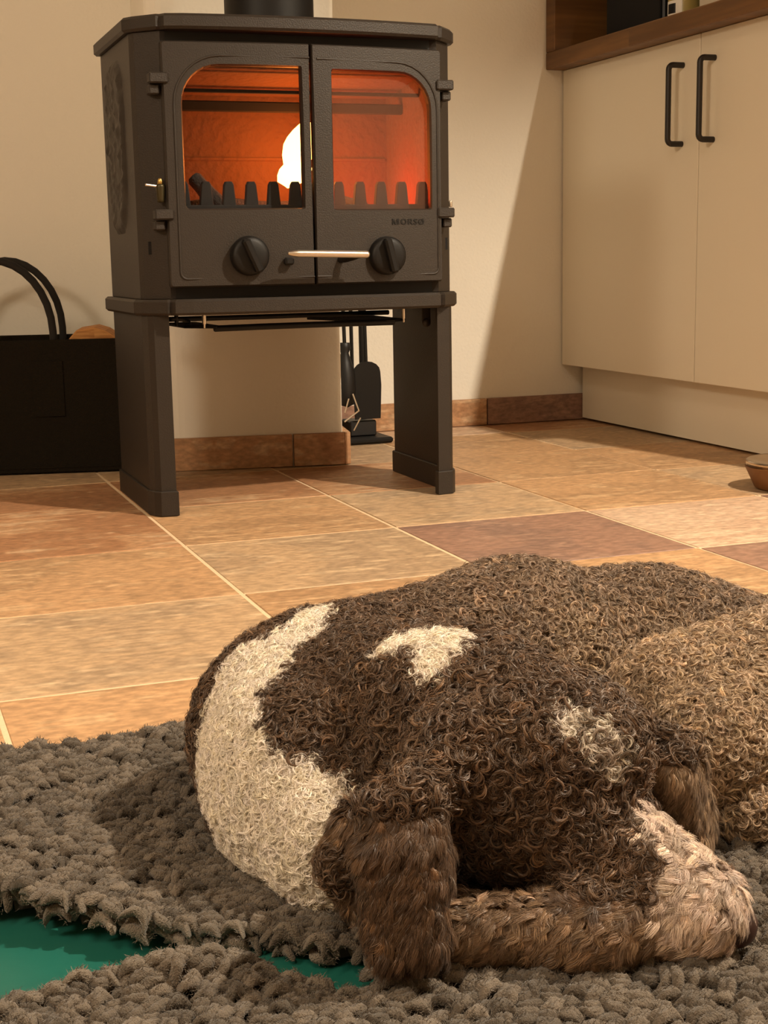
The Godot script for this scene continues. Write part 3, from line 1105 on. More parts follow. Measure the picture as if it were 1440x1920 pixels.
# ------------------------------------------------------------------ basket and fire tools
func hearth_things() -> void:
	var turn := atan2(-0.054, 0.228)
	var t := thing("log_basket", "dark felt log basket with two rope handles against the wall left of the stove", "basket", Vector3(-0.184, 0.0, -0.846), turn)
	# local frame: x along the front, z towards the room; the front face is at z = 0
	var F: Material = mats["felt"]
	var x0 := -0.22
	var x1 := 0.265
	var dz := -0.225
	var h := 0.266
	var b := obj("body", boxm(Vector3(x0, 0.002, -0.010), Vector3(x1, h, 0.0), 0.003), F, t)
	obj("back_side", boxm(Vector3(x0, 0.002, dz), Vector3(x1, h, dz + 0.010), 0.003), F, t)
	obj("end_side", boxm(Vector3(x0, 0.002, dz + 0.010), Vector3(x0 + 0.010, h, -0.010), 0.002), F, t)
	obj("end_side", boxm(Vector3(x1 - 0.010, 0.002, dz + 0.010), Vector3(x1, h, -0.010), 0.002), F, t)
	obj("bottom", boxm(Vector3(x0 + 0.010, 0.002, dz + 0.010), Vector3(x1 - 0.010, 0.012, -0.010)), F, t)
	obj("hem", boxm(Vector3(x0 - 0.001, 0.012, 0.0), Vector3(x1 + 0.001, 0.017, 0.0015), 0.0005), F, t)
	obj("patch", boxm(Vector3(0.075, 0.115, 0.0), Vector3(0.135, 0.225, 0.003), 0.001), F, t)
	for k in 2:
		var z := -0.017 if k == 0 else dz + 0.017
		var cxx := 0.010 if k == 0 else 0.010
		var path := PackedVector3Array()
		var w := 0.108
		path.append(Vector3(cxx - w, h - 0.02, z))
		for i in 17:
			var a := PI * (1.0 - i / 16.0)
			path.append(Vector3(cxx + cos(a) * w, h + 0.015 + sin(a) * 0.140, z + 0.012 * sin(a)))
		path.append(Vector3(cxx + w, h - 0.02, z))
		var m := MB.new()
		m.tube(path, 0.0075, 10)
		obj("handle", m.done(), mats["rope"], t)
	# firewood that looks over the basket's edge: a split log with bark
	var lg := thing("firewood", "split log of light firewood showing above the dark felt basket", "firewood", Vector3(0.035, 0.213, -0.925), turn)
	var m := MB.new()
	var q := PackedVector2Array([Vector2(-0.052, -0.199), Vector2(-0.050, 0.052), Vector2(-0.035, 0.068), Vector2(0.0, 0.073), Vector2(0.022, 0.066), Vector2(0.058, 0.042), Vector2(0.055, -0.199)])
	m.xf = Transform3D(Basis(Vector3.RIGHT, -PI / 2.0), Vector3(0, 0, 0))
	m.slab(q, -0.075, 0.075, 0.003)
	obj("wood", m.done(), mats["split_wood"], lg)
	m = MB.new()
	m.xf = Transform3D(Basis(Vector3.RIGHT, -PI / 2.0), Vector3(0, 0, 0))
	m.slab(PackedVector2Array([Vector2(-0.0545, -0.199), Vector2(-0.0525, 0.050), Vector2(-0.049, 0.050), Vector2(-0.051, -0.199)]), -0.073, 0.073)
	obj("bark", m.done(), mats["bark"], lg)
	# fire tool set in the corner behind the stove
	var D: Material = mats["sheet_iron"]
	var st := thing("tool_stand", "black iron fire tool stand in the nook right of the chimney breast", "tool stand", Vector3(0.640, 0.0, -1.02))
	obj("base", boxm(Vector3(-0.062, 0.001, -0.05), Vector3(0.052, 0.014, 0.07), 0.004), D, st)
	obj("ash_box", boxm(Vector3(-0.038, 0.014, -0.03), Vector3(0.026, 0.050, 0.03), 0.003), mats["black_plastic"], st)
	obj("post", tubem([Vector3(0.016, 0.012, -0.035), Vector3(0.016, 0.60, -0.035)], 0.006), D, st)
	obj("crossbar", tubem([Vector3(-0.075, 0.585, -0.035), Vector3(0.07, 0.585, -0.035)], 0.006), D, st)
	var sh := thing("fire_shovel", "black fire shovel with a rounded blade hanging on the tool stand", "shovel", Vector3(0.642, 0.0, -0.995))
	var bl := MB.new()
	var sp := PackedVector2Array([Vector2(-0.030, 0.054), Vector2(-0.033, 0.13)])
	for i in 9:
		var a := PI * (1.0 - i / 8.0)
		sp.append(Vector2(cos(a) * 0.032, 0.160 + sin(a) * 0.024))
	sp.append(Vector2(0.034, 0.13))
	sp.append(Vector2(0.031, 0.054))
	bl.xf = Transform3D(Basis(Vector3.RIGHT, -PI / 2.0), Vector3(0, 0, 0.012))
	bl.slab(sp, -0.002, 0.002, 0.0005)
	obj("blade", bl.done(), mats["sheet_iron"], sh)
	obj("shaft", tubem([Vector3(0.0, 0.175, 0.008), Vector3(0.0, 0.60, -0.012)], 0.0042), D, sh)
	var pk := thing("fire_poker", "thin iron poker hanging between shovel and brush", "poker", Vector3(0.613, 0.0, -0.998))
	obj("shaft", tubem([Vector3(0, 0.10, 0), Vector3(0, 0.60, -0.008)], 0.0042), D, pk)
	obj("hook", tubem([Vector3(0, 0.101, 0.0), Vector3(-0.004, 0.09, 0.004), Vector3(-0.016, 0.085, 0.006)], 0.004), D, pk)
	var br := thing("hearth_brush", "dark hearth brush with a bushy head hanging next to the chimney corner", "brush", Vector3(0.588, 0.0, -0.975))
	m = MB.new()
	m.lathe([Vector2(0.0, 0.228), Vector2(0.012, 0.228), Vector2(0.013, 0.215), Vector2(0.009, 0.205), Vector2(0.015, 0.185), Vector2(0.022, 0.16), Vector2(0.023, 0.12), Vector2(0.018, 0.09), Vector2(0.0, 0.085)], 20)
	obj("bristles", m.done(), mats["black_plastic"], br)
	obj("shaft", tubem([Vector3(0, 0.22, 0), Vector3(0, 0.60, -0.025)], 0.0042), D, br)
	var tg := thing("fire_tongs", "bare steel fire tongs leaning low beside the hearth brush", "tongs", Vector3(0.586, 0.0, -0.945))
	m = MB.new()
	m.tube(PackedVector3Array([Vector3(-0.012, 0.055, 0), Vector3(0.022, 0.078, 0), Vector3(0.010, 0.115, -0.004)]), 0.0022, 8)
	m.tube(PackedVector3Array([Vector3(0.008, 0.035, 0.004), Vector3(0.024, 0.062, 0.004)]), 0.0016, 8)
	m.tube(PackedVector3Array([Vector3(-0.010, 0.075, -0.002), Vector3(0.000, 0.105, -0.004)]), 0.0018, 8)
	obj("arms", m.done(), mats["brushed_steel"], tg)

# ------------------------------------------------------------------ teal mat and knitted blanket
func along(pts: Array, x: float) -> float:
	if x <= pts[0][0]:
		return pts[0][1]
	for i in pts.size() - 1:
		if x <= pts[i + 1][0]:
			var t: float = (x - pts[i][0]) / (pts[i + 1][0] - pts[i][0])
			return lerpf(pts[i][1], pts[i + 1][1], t * t * (3.0 - 2.0 * t))
	return pts[-1][1]

var lumps := FastNoiseLite.new()
const SLIT := [[-0.66, 1.130], [-0.377, 1.180], [-0.340, 1.218], [-0.298, 1.250], [-0.240, 1.274], [-0.220, 1.296], [-0.201, 1.317], [-0.190, 1.333]]
const CREST_Z := [[-0.66, 1.296], [-0.33, 1.296], [-0.305, 1.305], [-0.285, 1.305], [-0.265, 1.310], [-0.245, 1.320], [-0.229, 1.328], [-0.213, 1.350], [-0.190, 1.356]]
const CREST_Y := [[-0.66, 0.022], [-0.387, 0.020], [-0.33, 0.026], [-0.305, 0.035], [-0.285, 0.036], [-0.265, 0.032], [-0.245, 0.025], [-0.229, 0.017], [-0.190, 0.017]]

func blanket_y(x: float, z: float) -> float:
	var y := 0.0215 + 0.004 * lumps.get_noise_2d(x * 100.0, z * 100.0)
	y += 0.016 * exp(-pow((x + 0.205) / 0.05, 2.0) - pow((z - 0.935) / 0.03, 2.0))
	if x < -0.19:
		var e := along(SLIT, x)
		var cz := along(CREST_Z, x)
		if z > (e + cz) * 0.5:
			y += (along(CREST_Y, x) - 0.0215) * exp(-pow((z - cz) / 0.020, 2.0))
		else:
			y += (0.003 + 0.012 * smoothstep(-0.27, -0.32, x)) * exp(-pow((z - e) / 0.03, 2.0))
	return y

func on_blanket(x: float, z: float, margin: float) -> bool:
	var back := 0.893 + 0.012 * sin(x * 9.0 + 1.0) + 0.006 * sin(x * 31.0)
	if z < back + margin or z > 1.66 or x < -0.64 or x > 0.52:
		return false
	if x < -0.190:
		var e := along(SLIT, x)
		var cz := along(CREST_Z, x)
		if z > e - margin - 0.008 and z < cz + margin:
			return false
	return true

func stitch_mesh(k: int) -> ArrayMesh:
	var r := RandomNumberGenerator.new()
	r.seed = 900 + k
	var nz := FastNoiseLite.new()
	nz.seed = 60 + k
	nz.frequency = 0.5
	nz.fractal_octaves = 3
	var m := MB.new()
	var L := 0.0100
	for strand in 2:
		var rows := []
		var bend := r.randf_range(-0.005, 0.005)
		var o := Vector3(r.randf_range(-0.002, 0.002), -0.0008 * strand, (0.0026 if strand == 0 else -0.0026) + r.randf_range(-0.0008, 0.0008))
		var lift := r.randf_range(0.003, 0.006)
		var rad0 := r.randf_range(0.0030, 0.0038)
		for i in 17:
			var t := i / 16.0 * 2.0 - 1.0
			var c := o + Vector3(t * L, lift * (1.0 - t * t * 1.6), bend * t * t + 0.0012 * sin(t * 3.0 + k))
			var rad := rad0 * sqrt(maxf(0.0, 1.0 - pow(absf(t), 4.0))) + 0.00005
			var ring := PackedVector3Array()
			for j in 11:
				var a := TAU * j / 11.0
				var q := rad * (1.0 + 0.14 * cos(2.0 * a + t * 6.0) + 0.34 * nz.get_noise_3d(t * 9.0, cos(a) * 3.0, sin(a) * 3.0 + 9.0 * strand))
				ring.append(c + Vector3(0, sin(a) * q, cos(a) * q))
			rows.append(ring)
		m.grid(rows, true)
		for f in 60:      # loose fibres
			var t := r.randf_range(-0.95, 0.95)
			var a := r.randf_range(-0.6, PI + 0.6)
			var c := o + Vector3(t * L, lift * (1.0 - t * t * 1.6), bend * t * t) + Vector3(0, sin(a), cos(a)) * rad0 * 0.95
			var d := Vector3(r.randf_range(-1.2, 1.2), sin(a) * 0.7, cos(a) * 0.7 + r.randf_range(-0.5, 0.5)).normalized()
			var w := d.cross(Vector3(r.randf(), r.randf(), r.randf())).normalized() * 0.00020
			var e := c + d * r.randf_range(0.0012, 0.0025)
			var g := e + (d + Vector3(r.randf_range(-1, 1), r.randf_range(-1, 1), r.randf_range(-1, 1))).normalized() * 0.0015
			m.face([c - w, c + w, e + w * 0.7, e - w * 0.7])
			m.face([e - w * 0.7, e + w * 0.7, g])
	return m.done()

func scatter(called: String, meshes: Array, lists: Array, cols: Array, material: Material, parent: Node) -> void:
	for k in meshes.size():
		var mm := MultiMesh.new()
		mm.transform_format = MultiMesh.TRANSFORM_3D
		mm.use_colors = true
		mm.mesh = meshes[k]
		mm.instance_count = lists[k].size()
		for i in lists[k].size():
			mm.set_instance_transform(i, lists[k][i])
			mm.set_instance_color(i, cols[k][i])
		var o := MultiMeshInstance3D.new()
		o.multimesh = mm
		o.material_override = material
		o.name = called
		o.set_meta("kind", "stuff")
		parent.add_child(o, true)

func mat_and_blanket() -> void:
	lumps.seed = 12
	lumps.frequency = 0.06
	lumps.fractal_octaves = 2
	# teal pad on the floor
	var teal := mat("teal_satin", Color(0.06, 0.34, 0.295), 0.42)
	teal.rim_enabled = true
	teal.rim = 0.4
	var wr := FastNoiseLite.new()
	wr.seed = 44
	wr.frequency = 0.03
	var rows := []
	for i in 71:
		var row := PackedVector3Array()
		for j in 91:
			var x := lerpf(-0.66, 0.54, j / 90.0)
			var z := lerpf(0.925, 1.68, i / 70.0)
			var y := 0.011 + 0.004 * wr.get_noise_2d(x * 160.0 + z * 120.0, z * 500.0)
			if x < -0.19 and z > 1.1:
				y += 0.010 * exp(-pow((z - 1.30 + (x + 0.38) * 0.1) / 0.02, 2.0)) * smoothstep(-0.24, -0.34, x)
			if i == 0 or i == 70 or j == 0 or j == 90:
				y = 0.001
			row.append(Vector3(x, y, z))
		rows.append(row)
	var m := MB.new()
	m.grid(rows)
	var base := []
	for z in [0.925, 1.68]:
		base.append(PackedVector3Array([Vector3(-0.66, 0.0008, z), Vector3(0.54, 0.0008, z)]))
	m.grid(base)
	tag(obj("floor_pad", m.done(), teal), "teal green satin pad showing through the gap in the knitted blanket", "pad")
	# blanket
	var t := thing("knitted_blanket", "chunky grey brown knitted blanket spread on the floor under the dog", "blanket")
	var wool := mat("wool", Color.WHITE, 0.95)
	wool.vertex_color_use_as_albedo = true
	wool.metallic_specular = 0.15
	wool.rim_enabled = true
	wool.rim = 0.35
	wool.rim_tint = 0.5
	bump(wool, noise_tex(0.11, 91, 256, 4), 0.10, 26.0, false)
	var under := mat("wool_ground", Color(0.24, 0.205, 0.17), 1.0)
	m = MB.new()
	var c := 0.012
	for i in range(-54, 45):
		for j in range(74, 140):
			var x := i * c
			var z := j * c
			if on_blanket(x, z, 0.016 if x < -0.17 else 0.004):
				var y := blanket_y(x, z)
				m.box(Vector3(x - c * 0.52, maxf(y - 0.010, 0.0155), z - c * 0.52), Vector3(x + c * 0.52, y, z + c * 0.52))
	obj("ground_weave", m.done(), under, t)
	# teal lining on the raised back of the front fold
	rows = []
	for i in 6:
		var row := PackedVector3Array()
		for j in 61:
			var x := lerpf(-0.64, -0.195, j / 60.0)
			var u := i / 5.0
			row.append(Vector3(x, lerpf(along(CREST_Y, x) + 0.002, 0.0155, sin(u * PI / 2.0)), along(CREST_Z, x) - 0.001 - 0.016 * u * u))
		rows.append(row)
	m = MB.new()
	m.grid(rows)
	var ln := obj("lining", m.done(), teal, t)
	ln.set_meta("label", "teal green satin lining")
	var meshes := []
	var lists := []
	var cols := []
	for k in 6:
		meshes.append(stitch_mesh(k))
		lists.append([])
		cols.append([])
	var dz := 0.0098
	var dx := 0.0138
	for r in range(0, 79):
		for s in range(-47, 39):
			var z := 0.893 + r * dz + rng.randf_range(-0.0022, 0.0022)
			var x := (s + 0.5 * (r % 2)) * dx + rng.randf_range(-0.0025, 0.0025)
			if not on_blanket(x, z, 0.0):
				continue
			var y := blanket_y(x, z)
			var gx := (blanket_y(x + 0.004, z) - blanket_y(x - 0.004, z)) / 0.008
			var gz := (blanket_y(x, z + 0.004) - blanket_y(x, z - 0.004)) / 0.008
			var up := Vector3(-gx, 1.0, -gz).normalized()
			var a := (0.42 if r % 2 == 0 else -0.42) + rng.randf_range(-0.45, 0.45)
			var side := Vector3(cos(a), 0, sin(a))
			side = (side - up * side.dot(up)).normalized()
			var b := Basis(side, up, side.cross(up)) * Basis.from_scale(Vector3(rng.randf_range(0.85, 1.2), rng.randf_range(0.85, 1.25), rng.randf_range(0.85, 1.2)))
			var k := rng.randi_range(0, 5)
			lists[k].append(Transform3D(b, Vector3(x, y + rng.randf_range(-0.0022, 0.0022), z)))
			var v := rng.randf_range(0.58, 1.28)
			cols[k].append(Color(0.125 * v, 0.102 * v, 0.079 * v))
	# loops along the crest of the fold and the edge of the gap
	for e in 2:
		var x := -0.64
		while x < -0.20:
			var pts: Array = CREST_Z if e == 0 else SLIT
			var z := along(pts, x) - (0.0 if e == 0 else 0.009)
			var y := (along(CREST_Y, x) + 0.001) if e == 0 else blanket_y(x, z - 0.004)
			var z2 := along(pts, x + 0.01)
			var y2 := (along(CREST_Y, x + 0.01)) if e == 0 else blanket_y(x + 0.01, z2 - 0.004)
			for layer in 2:
				var side := (Vector3(0.01, y2 - y, z2 - z).normalized() + Vector3(0, rng.randf_range(-0.3, 0.3), rng.randf_range(-0.3, 0.3))).normalized()
				var up := Vector3(0, 1, -0.3 if layer == 0 else 0.4).normalized()
				up = (up - side * up.dot(side)).normalized()
				var k := rng.randi_range(0, 5)
				lists[k].append(Transform3D(Basis(side, up, side.cross(up)) * Basis.from_scale(Vector3.ONE * rng.randf_range(0.9, 1.15)), Vector3(x, y - 0.008 * layer, z + (0.003 if layer == 0 else 0.007) * (1.0 if e == 0 else -0.6))))
				var v := rng.randf_range(0.8, 1.3)
				cols[k].append(Color(0.145 * v, 0.120 * v, 0.093 * v))
			x += 0.0135
	scatter("knit_stitches", meshes, lists, cols, wool, t)

# ------------------------------------------------------------------ dog
const CELL := 0.005
const GX := 158
const GY := 44
const GZ := 112
var G0 := Vector3(-0.272, 0.0, 0.895)
var D := PackedFloat32Array()

func blend(i: int, q: float, k: float) -> void:
	var d := D[i]
	var h := clampf(0.5 + 0.5 * (d - q) / k, 0.0, 1.0)
	D[i] = d * (1.0 - h) + q * h - k * h * (1.0 - h)

func bone(a: Vector3, ra: float, b: Vector3, rb: float, k: float) -> void:
	var m := maxf(ra, rb) + k + CELL * 3.0
	var lo := ((a.min(b) - Vector3.ONE * m - G0) / CELL).floor()
	var hi := ((a.max(b) + Vector3.ONE * m - G0) / CELL).ceil()
	var ab := b - a
	var l2 := ab.length_squared()
	for z in range(maxi(0, int(lo.z)), mini(GZ, int(hi.z))):
		for y in range(maxi(0, int(lo.y)), mini(GY, int(hi.y))):
			var at := (z * GY + y) * GX
			for x in range(maxi(0, int(lo.x)), mini(GX, int(hi.x))):
				var p := G0 + Vector3(x, y, z) * CELL - a
				var t := clampf(p.dot(ab) / l2, 0.0, 1.0)
				blend(at + x, (p - ab * t).length() - lerpf(ra, rb, t), k)

func pad_box(c: Vector3, b: Basis, half: Vector3, r: float, k: float) -> void:
	var m := half.length() + r + k + CELL * 3.0
	var lo := ((c - Vector3.ONE * m - G0) / CELL).floor()
	var hi := ((c + Vector3.ONE * m - G0) / CELL).ceil()
	var inv := b.inverse()
	for z in range(maxi(0, int(lo.z)), mini(GZ, int(hi.z))):
		for y in range(maxi(0, int(lo.y)), mini(GY, int(hi.y))):
			var at := (z * GY + y) * GX
			for x in range(maxi(0, int(lo.x)), mini(GX, int(hi.x))):
				var q := (inv * (G0 + Vector3(x, y, z) * CELL - c)).abs() - half
				var s := q.max(Vector3.ZERO).length() + minf(maxf(q.x, maxf(q.y, q.z)), 0.0) - r
				blend(at + x, s, k)

var ears := []

func cap_dist(p: Vector3, a: Vector3, b: Vector3) -> float:
	var ab := b - a
	var t := clampf((p - a).dot(ab) / ab.length_squared(), 0.0, 1.0)
	return (p - a - ab * t).length()

var furn := FastNoiseLite.new()

# what grows at a point: colour (linear) and kind (0 curls, 1 hanging ear locks, 2 muzzle locks)
func coat(p: Vector3) -> Array:
	var jit := furn.get_noise_3d(p.x * 400.0, p.y * 400.0, p.z * 400.0) * 0.005
	var col := Color(0.100, 0.055, 0.028)
	var kind := 0
	# lamp light painted into the coat: back and thigh lighter than the head
	var back := smoothstep(-0.10, 0.02, p.x) * smoothstep(1.17, 1.08, p.z)
	var thigh := smoothstep(0.01, 0.07, p.x) * smoothstep(1.04, 1.14, p.z)
	col = col.lerp(Color(0.215, 0.142, 0.090), back)
	col = col.lerp(Color(0.40, 0.285, 0.185), thigh)
	# head side of the muzzle, cheek and jaw: tan
	if p.z > 1.34 and p.y < 0.060 and p.x > -0.155:
		col = col.lerp(Color(0.22, 0.135, 0.075), 0.8)
	var white := 0.0
	var band := [[Vector3(-0.129, 0.163, 1.065), Vector3(-0.157, 0.159, 1.102), 0.012], [Vector3(-0.157, 0.159, 1.102), Vector3(-0.188, 0.147, 1.118), 0.018], [Vector3(-0.196, 0.145, 1.118), Vector3(-0.232, 0.105, 1.150), 0.033],
		[Vector3(-0.238, 0.100, 1.155), Vector3(-0.238, 0.080, 1.19), 0.046], [Vector3(-0.238, 0.080, 1.19), Vector3(-0.205, 0.070, 1.25), 0.040], [Vector3(-0.225, 0.05, 1.20), Vector3(-0.17, 0.04, 1.26), 0.040]]
	for s in band:
		if cap_dist(p, s[0], s[1]) < s[2] + jit:
			white = 1.0
	if cap_dist(p, Vector3(-0.120, 0.170, 1.203), Vector3(-0.097, 0.176, 1.236)) < 0.016 + jit or cap_dist(p, Vector3(-0.104, 0.175, 1.228), Vector3(-0.118, 0.166, 1.254)) < 0.012 + jit:
		white = 1.0
	if cap_dist(p, Vector3(-0.066, 0.152, 1.335), Vector3(-0.044, 0.130, 1.356)) < 0.012 + jit:
		white = 0.75 if furn.get_noise_3d(p.x * 900.0, p.y * 900.0, p.z * 900.0) > 0.0 else 0.15
	if cap_dist(p, Vector3(-0.016, 0.096, 1.366), Vector3(-0.002, 0.068, 1.405)) < 0.026 + jit or cap_dist(p, Vector3(-0.022, 0.062, 1.405), Vector3(0.0, 0.06, 1.41)) < 0.028 + jit:
		white = 0.85
		kind = 2
	col = col.lerp(Color(0.85, 0.77, 0.66) if kind != 2 else Color(0.68, 0.53, 0.43), white)
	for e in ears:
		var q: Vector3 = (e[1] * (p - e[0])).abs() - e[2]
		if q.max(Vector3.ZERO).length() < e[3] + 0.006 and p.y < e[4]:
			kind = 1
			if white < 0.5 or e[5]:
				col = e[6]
	if kind == 0 and p.z > 1.34 and p.y < 0.062:
		kind = 2
	return [col, kind]

func curl_mesh(k: int) -> ArrayMesh:   # a tuft of tightly bent locks, each a thin core dressed with single hairs
	var r := RandomNumberGenerator.new()
	r.seed = 50 + k
	var m := MB.new()
	var fine := k >= 6             # finer, fluffier tufts for the white coat
	for s in (4 if fine else 3):
		var n := 10
		var turns := r.randf_range(0.45, 0.85)
		var R := r.randf_range(0.0022, 0.0036)
		var path := PackedVector3Array()
		var rad := []
		var ph := r.randf() * TAU
		var o := Vector3(r.randf_range(-0.0018, 0.0018), 0, r.randf_range(-0.0018, 0.0018))
		var top := r.randf_range(0.0040, 0.0075)
		var thick := r.randf_range(0.0014, 0.0020) * (0.7 if fine else 1.0)
		for i in n:
			var t := i / (n - 1.0)
			var a := ph + t * turns * TAU
			var rr := R * (0.5 + 0.7 * sin(t * PI * 0.8))
			path.append(o + Vector3(cos(a) * rr, -0.002 + sin(t * PI * 0.66) * top, sin(a) * rr))
			rad.append(0.45 * thick * (0.45 + 0.55 * sin(PI * (0.15 + 0.75 * t))) * (1.0 - 0.6 * t * t) + 0.0001)
		m.tube(path, rad, 5, 0.8, false)
		for f in (12 if fine else 10):
			var q := PackedVector3Array()
			var d := Vector3(r.randf_range(-1, 1), r.randf_range(-0.6, 1), r.randf_range(-1, 1)).normalized()
			var d2 := Vector3(r.randf_range(-1, 1), r.randf_range(-0.5, 1), r.randf_range(-1, 1)).normalized()
			var loose := 0.00035 if r.randf() < 0.75 else 0.0011
			for i in n:
				var t := i / (n - 1.0)
				var w := thick * (0.35 + 0.65 * sin(PI * (0.12 + 0.7 * t)))
				q.append(path[i] + d * w * 0.9 + d2 * loose * t * 2.0)
			m.hair(q, 0.00026 if not fine else 0.00020, d)
	return m.done()

func lock_mesh(k: int) -> ArrayMesh:   # soft wavy locks of single hairs along +x, lifted along y
	var r := RandomNumberGenerator.new()
	r.seed = 80 + k
	var m := MB.new()
	for s in 4:
		var ph := r.randf() * TAU * 0.5
		var L := r.randf_range(0.008, 0.015)
		var off := r.randf_range(-0.003, 0.003)
		for f in 13:
			var path := PackedVector3Array()
			var dz := r.randf_range(-0.0017, 0.0017)
			var dy := r.randf_range(0.0, 0.0012)
			var l2 := L * r.randf_range(0.75, 1.1)
			var wild := r.randf_range(-0.0016, 0.0016) if r.randf() < 0.3 else 0.0
			for i in 9:
				var t := i / 8.0
				path.append(Vector3(t * l2, 0.0004 + dy + 0.0026 * sin(t * 2.7), off + dz * (1.0 - 0.6 * t) + wild * t * t * 2.0 + sin(ph + t * 6.0) * 0.0012 * (0.25 + t)))
			m.hair(path, 0.00019, Vector3(0, 1, dz * 500.0).normalized())
	return m.done()

func dog() -> void:
	furn.seed = 8
	furn.frequency = 0.35
	furn.fractal_octaves = 2
	D.resize(GX * GY * GZ)
	D.fill(1.0)
	# back
	bone(Vector3(-0.115, 0.080, 1.07), 0.078, Vector3(0.05, 0.079, 1.02), 0.080, 0.04)
	bone(Vector3(0.05, 0.079, 1.02), 0.080, Vector3(0.18, 0.064, 1.01), 0.075, 0.04)
	bone(Vector3(0.18, 0.064, 1.01), 0.075, Vector3(0.36, 0.030, 1.06), 0.068, 0.04)
	# thigh folded forward beside the head
	bone(Vector3(0.38, 0.076, 1.10), 0.071, Vector3(0.27, 0.080, 1.15), 0.070, 0.012)
	bone(Vector3(0.27, 0.080, 1.15), 0.068, Vector3(0.115, 0.077, 1.165), 0.056, 0.010)
	bone(Vector3(0.27, 0.095, 1.15), 0.055, Vector3(0.095, 0.080, 1.235), 0.036, 0.02)
	# hind paw tucked under the thigh
	bone(Vector3(0.21, 0.046, 1.23), 0.024, Vector3(0.105, 0.040, 1.262), 0.017, 0.008)
	# chest and shoulder
	bone(Vector3(-0.158, 0.078, 1.09), 0.072, Vector3(-0.166, 0.070, 1.165), 0.067, 0.03)
	bone(Vector3(-0.166, 0.066, 1.165), 0.063, Vector3(-0.174, 0.056, 1.232), 0.042, 0.025)
	# neck and skull
	bone(Vector3(-0.115, 0.093, 1.15), 0.072, Vector3(-0.085, 0.102, 1.225), 0.070, 0.010)
	bone(Vector3(-0.085, 0.100, 1.225), 0.066, Vector3(-0.072, 0.106, 1.285), 0.062, 0.02)
	# muzzle, jaw, brow
	bone(Vector3(-0.065, 0.085, 1.305), 0.040, Vector3(-0.014, 0.053, 1.385), 0.022, 0.015)
	bone(Vector3(-0.140, 0.044, 1.346), 0.014, Vector3(-0.075, 0.044, 1.374), 0.016, 0.028)
	bone(Vector3(-0.075, 0.044, 1.374), 0.016, Vector3(-0.012, 0.048, 1.387), 0.017, 0.018)
	bone(Vector3(-0.120, 0.128, 1.303), 0.026, Vector3(-0.040, 0.124, 1.323), 0.026, 0.012)
	# ears: a root on the skull and a hanging flap
	bone(Vector3(-0.125, 0.130, 1.305), 0.020, Vector3(-0.168, 0.118, 1.336), 0.010, 0.012)
	bone(Vector3(-0.030, 0.130, 1.295), 0.021, Vector3(0.012, 0.110, 1.298), 0.011, 0.014)
	var e1 := Basis.from_euler(Vector3(deg_to_rad(-8), deg_to_rad(-20), deg_to_rad(6)))
	var e2 := Basis.from_euler(Vector3(0, deg_to_rad(-55), deg_to_rad(5)))
	var e3 := Basis.from_euler(Vector3(0, deg_to_rad(40), deg_to_rad(28)))
	var half1 := Vector3(0.009, 0.020, 0.001)
	var half2 := Vector3(0.0115, 0.027, 0.001)
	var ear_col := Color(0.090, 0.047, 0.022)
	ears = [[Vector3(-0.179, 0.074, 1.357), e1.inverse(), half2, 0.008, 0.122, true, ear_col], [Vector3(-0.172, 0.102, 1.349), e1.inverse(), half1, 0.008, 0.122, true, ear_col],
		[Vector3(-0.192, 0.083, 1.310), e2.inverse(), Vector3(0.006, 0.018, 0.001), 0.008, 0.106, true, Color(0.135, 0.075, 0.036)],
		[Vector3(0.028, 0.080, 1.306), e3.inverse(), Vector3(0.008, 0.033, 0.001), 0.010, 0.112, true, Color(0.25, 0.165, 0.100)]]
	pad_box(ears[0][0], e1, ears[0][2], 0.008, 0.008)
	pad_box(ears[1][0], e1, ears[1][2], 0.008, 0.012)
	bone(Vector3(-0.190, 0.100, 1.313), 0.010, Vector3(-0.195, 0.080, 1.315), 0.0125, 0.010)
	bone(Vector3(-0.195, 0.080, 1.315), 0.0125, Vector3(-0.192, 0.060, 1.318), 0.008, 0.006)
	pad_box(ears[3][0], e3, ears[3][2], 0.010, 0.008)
	# flat where it rests on the blanket
	for z in GZ:
		for y in GY:
			var at := (z * GY + y) * GX
			var f := 0.0262 - y * CELL
			for x in GX:
				D[at + x] = maxf(D[at + x], f)
	# surface nets
	var vid := PackedInt32Array()
	vid.resize(GX * GY * GZ)
	vid.fill(-1)
	var P := PackedVector3Array()
	var N := PackedVector3Array()
	var cells := PackedInt32Array()
	var off := PackedInt32Array([0, 1, GX, GX + 1, GX * GY, GX * GY + 1, GX * GY + GX, GX * GY + GX + 1])
	var pairs := [[0, 1], [2, 3], [4, 5], [6, 7], [0, 2], [1, 3], [4, 6], [5, 7], [0, 4], [1, 5], [2, 6], [3, 7]]
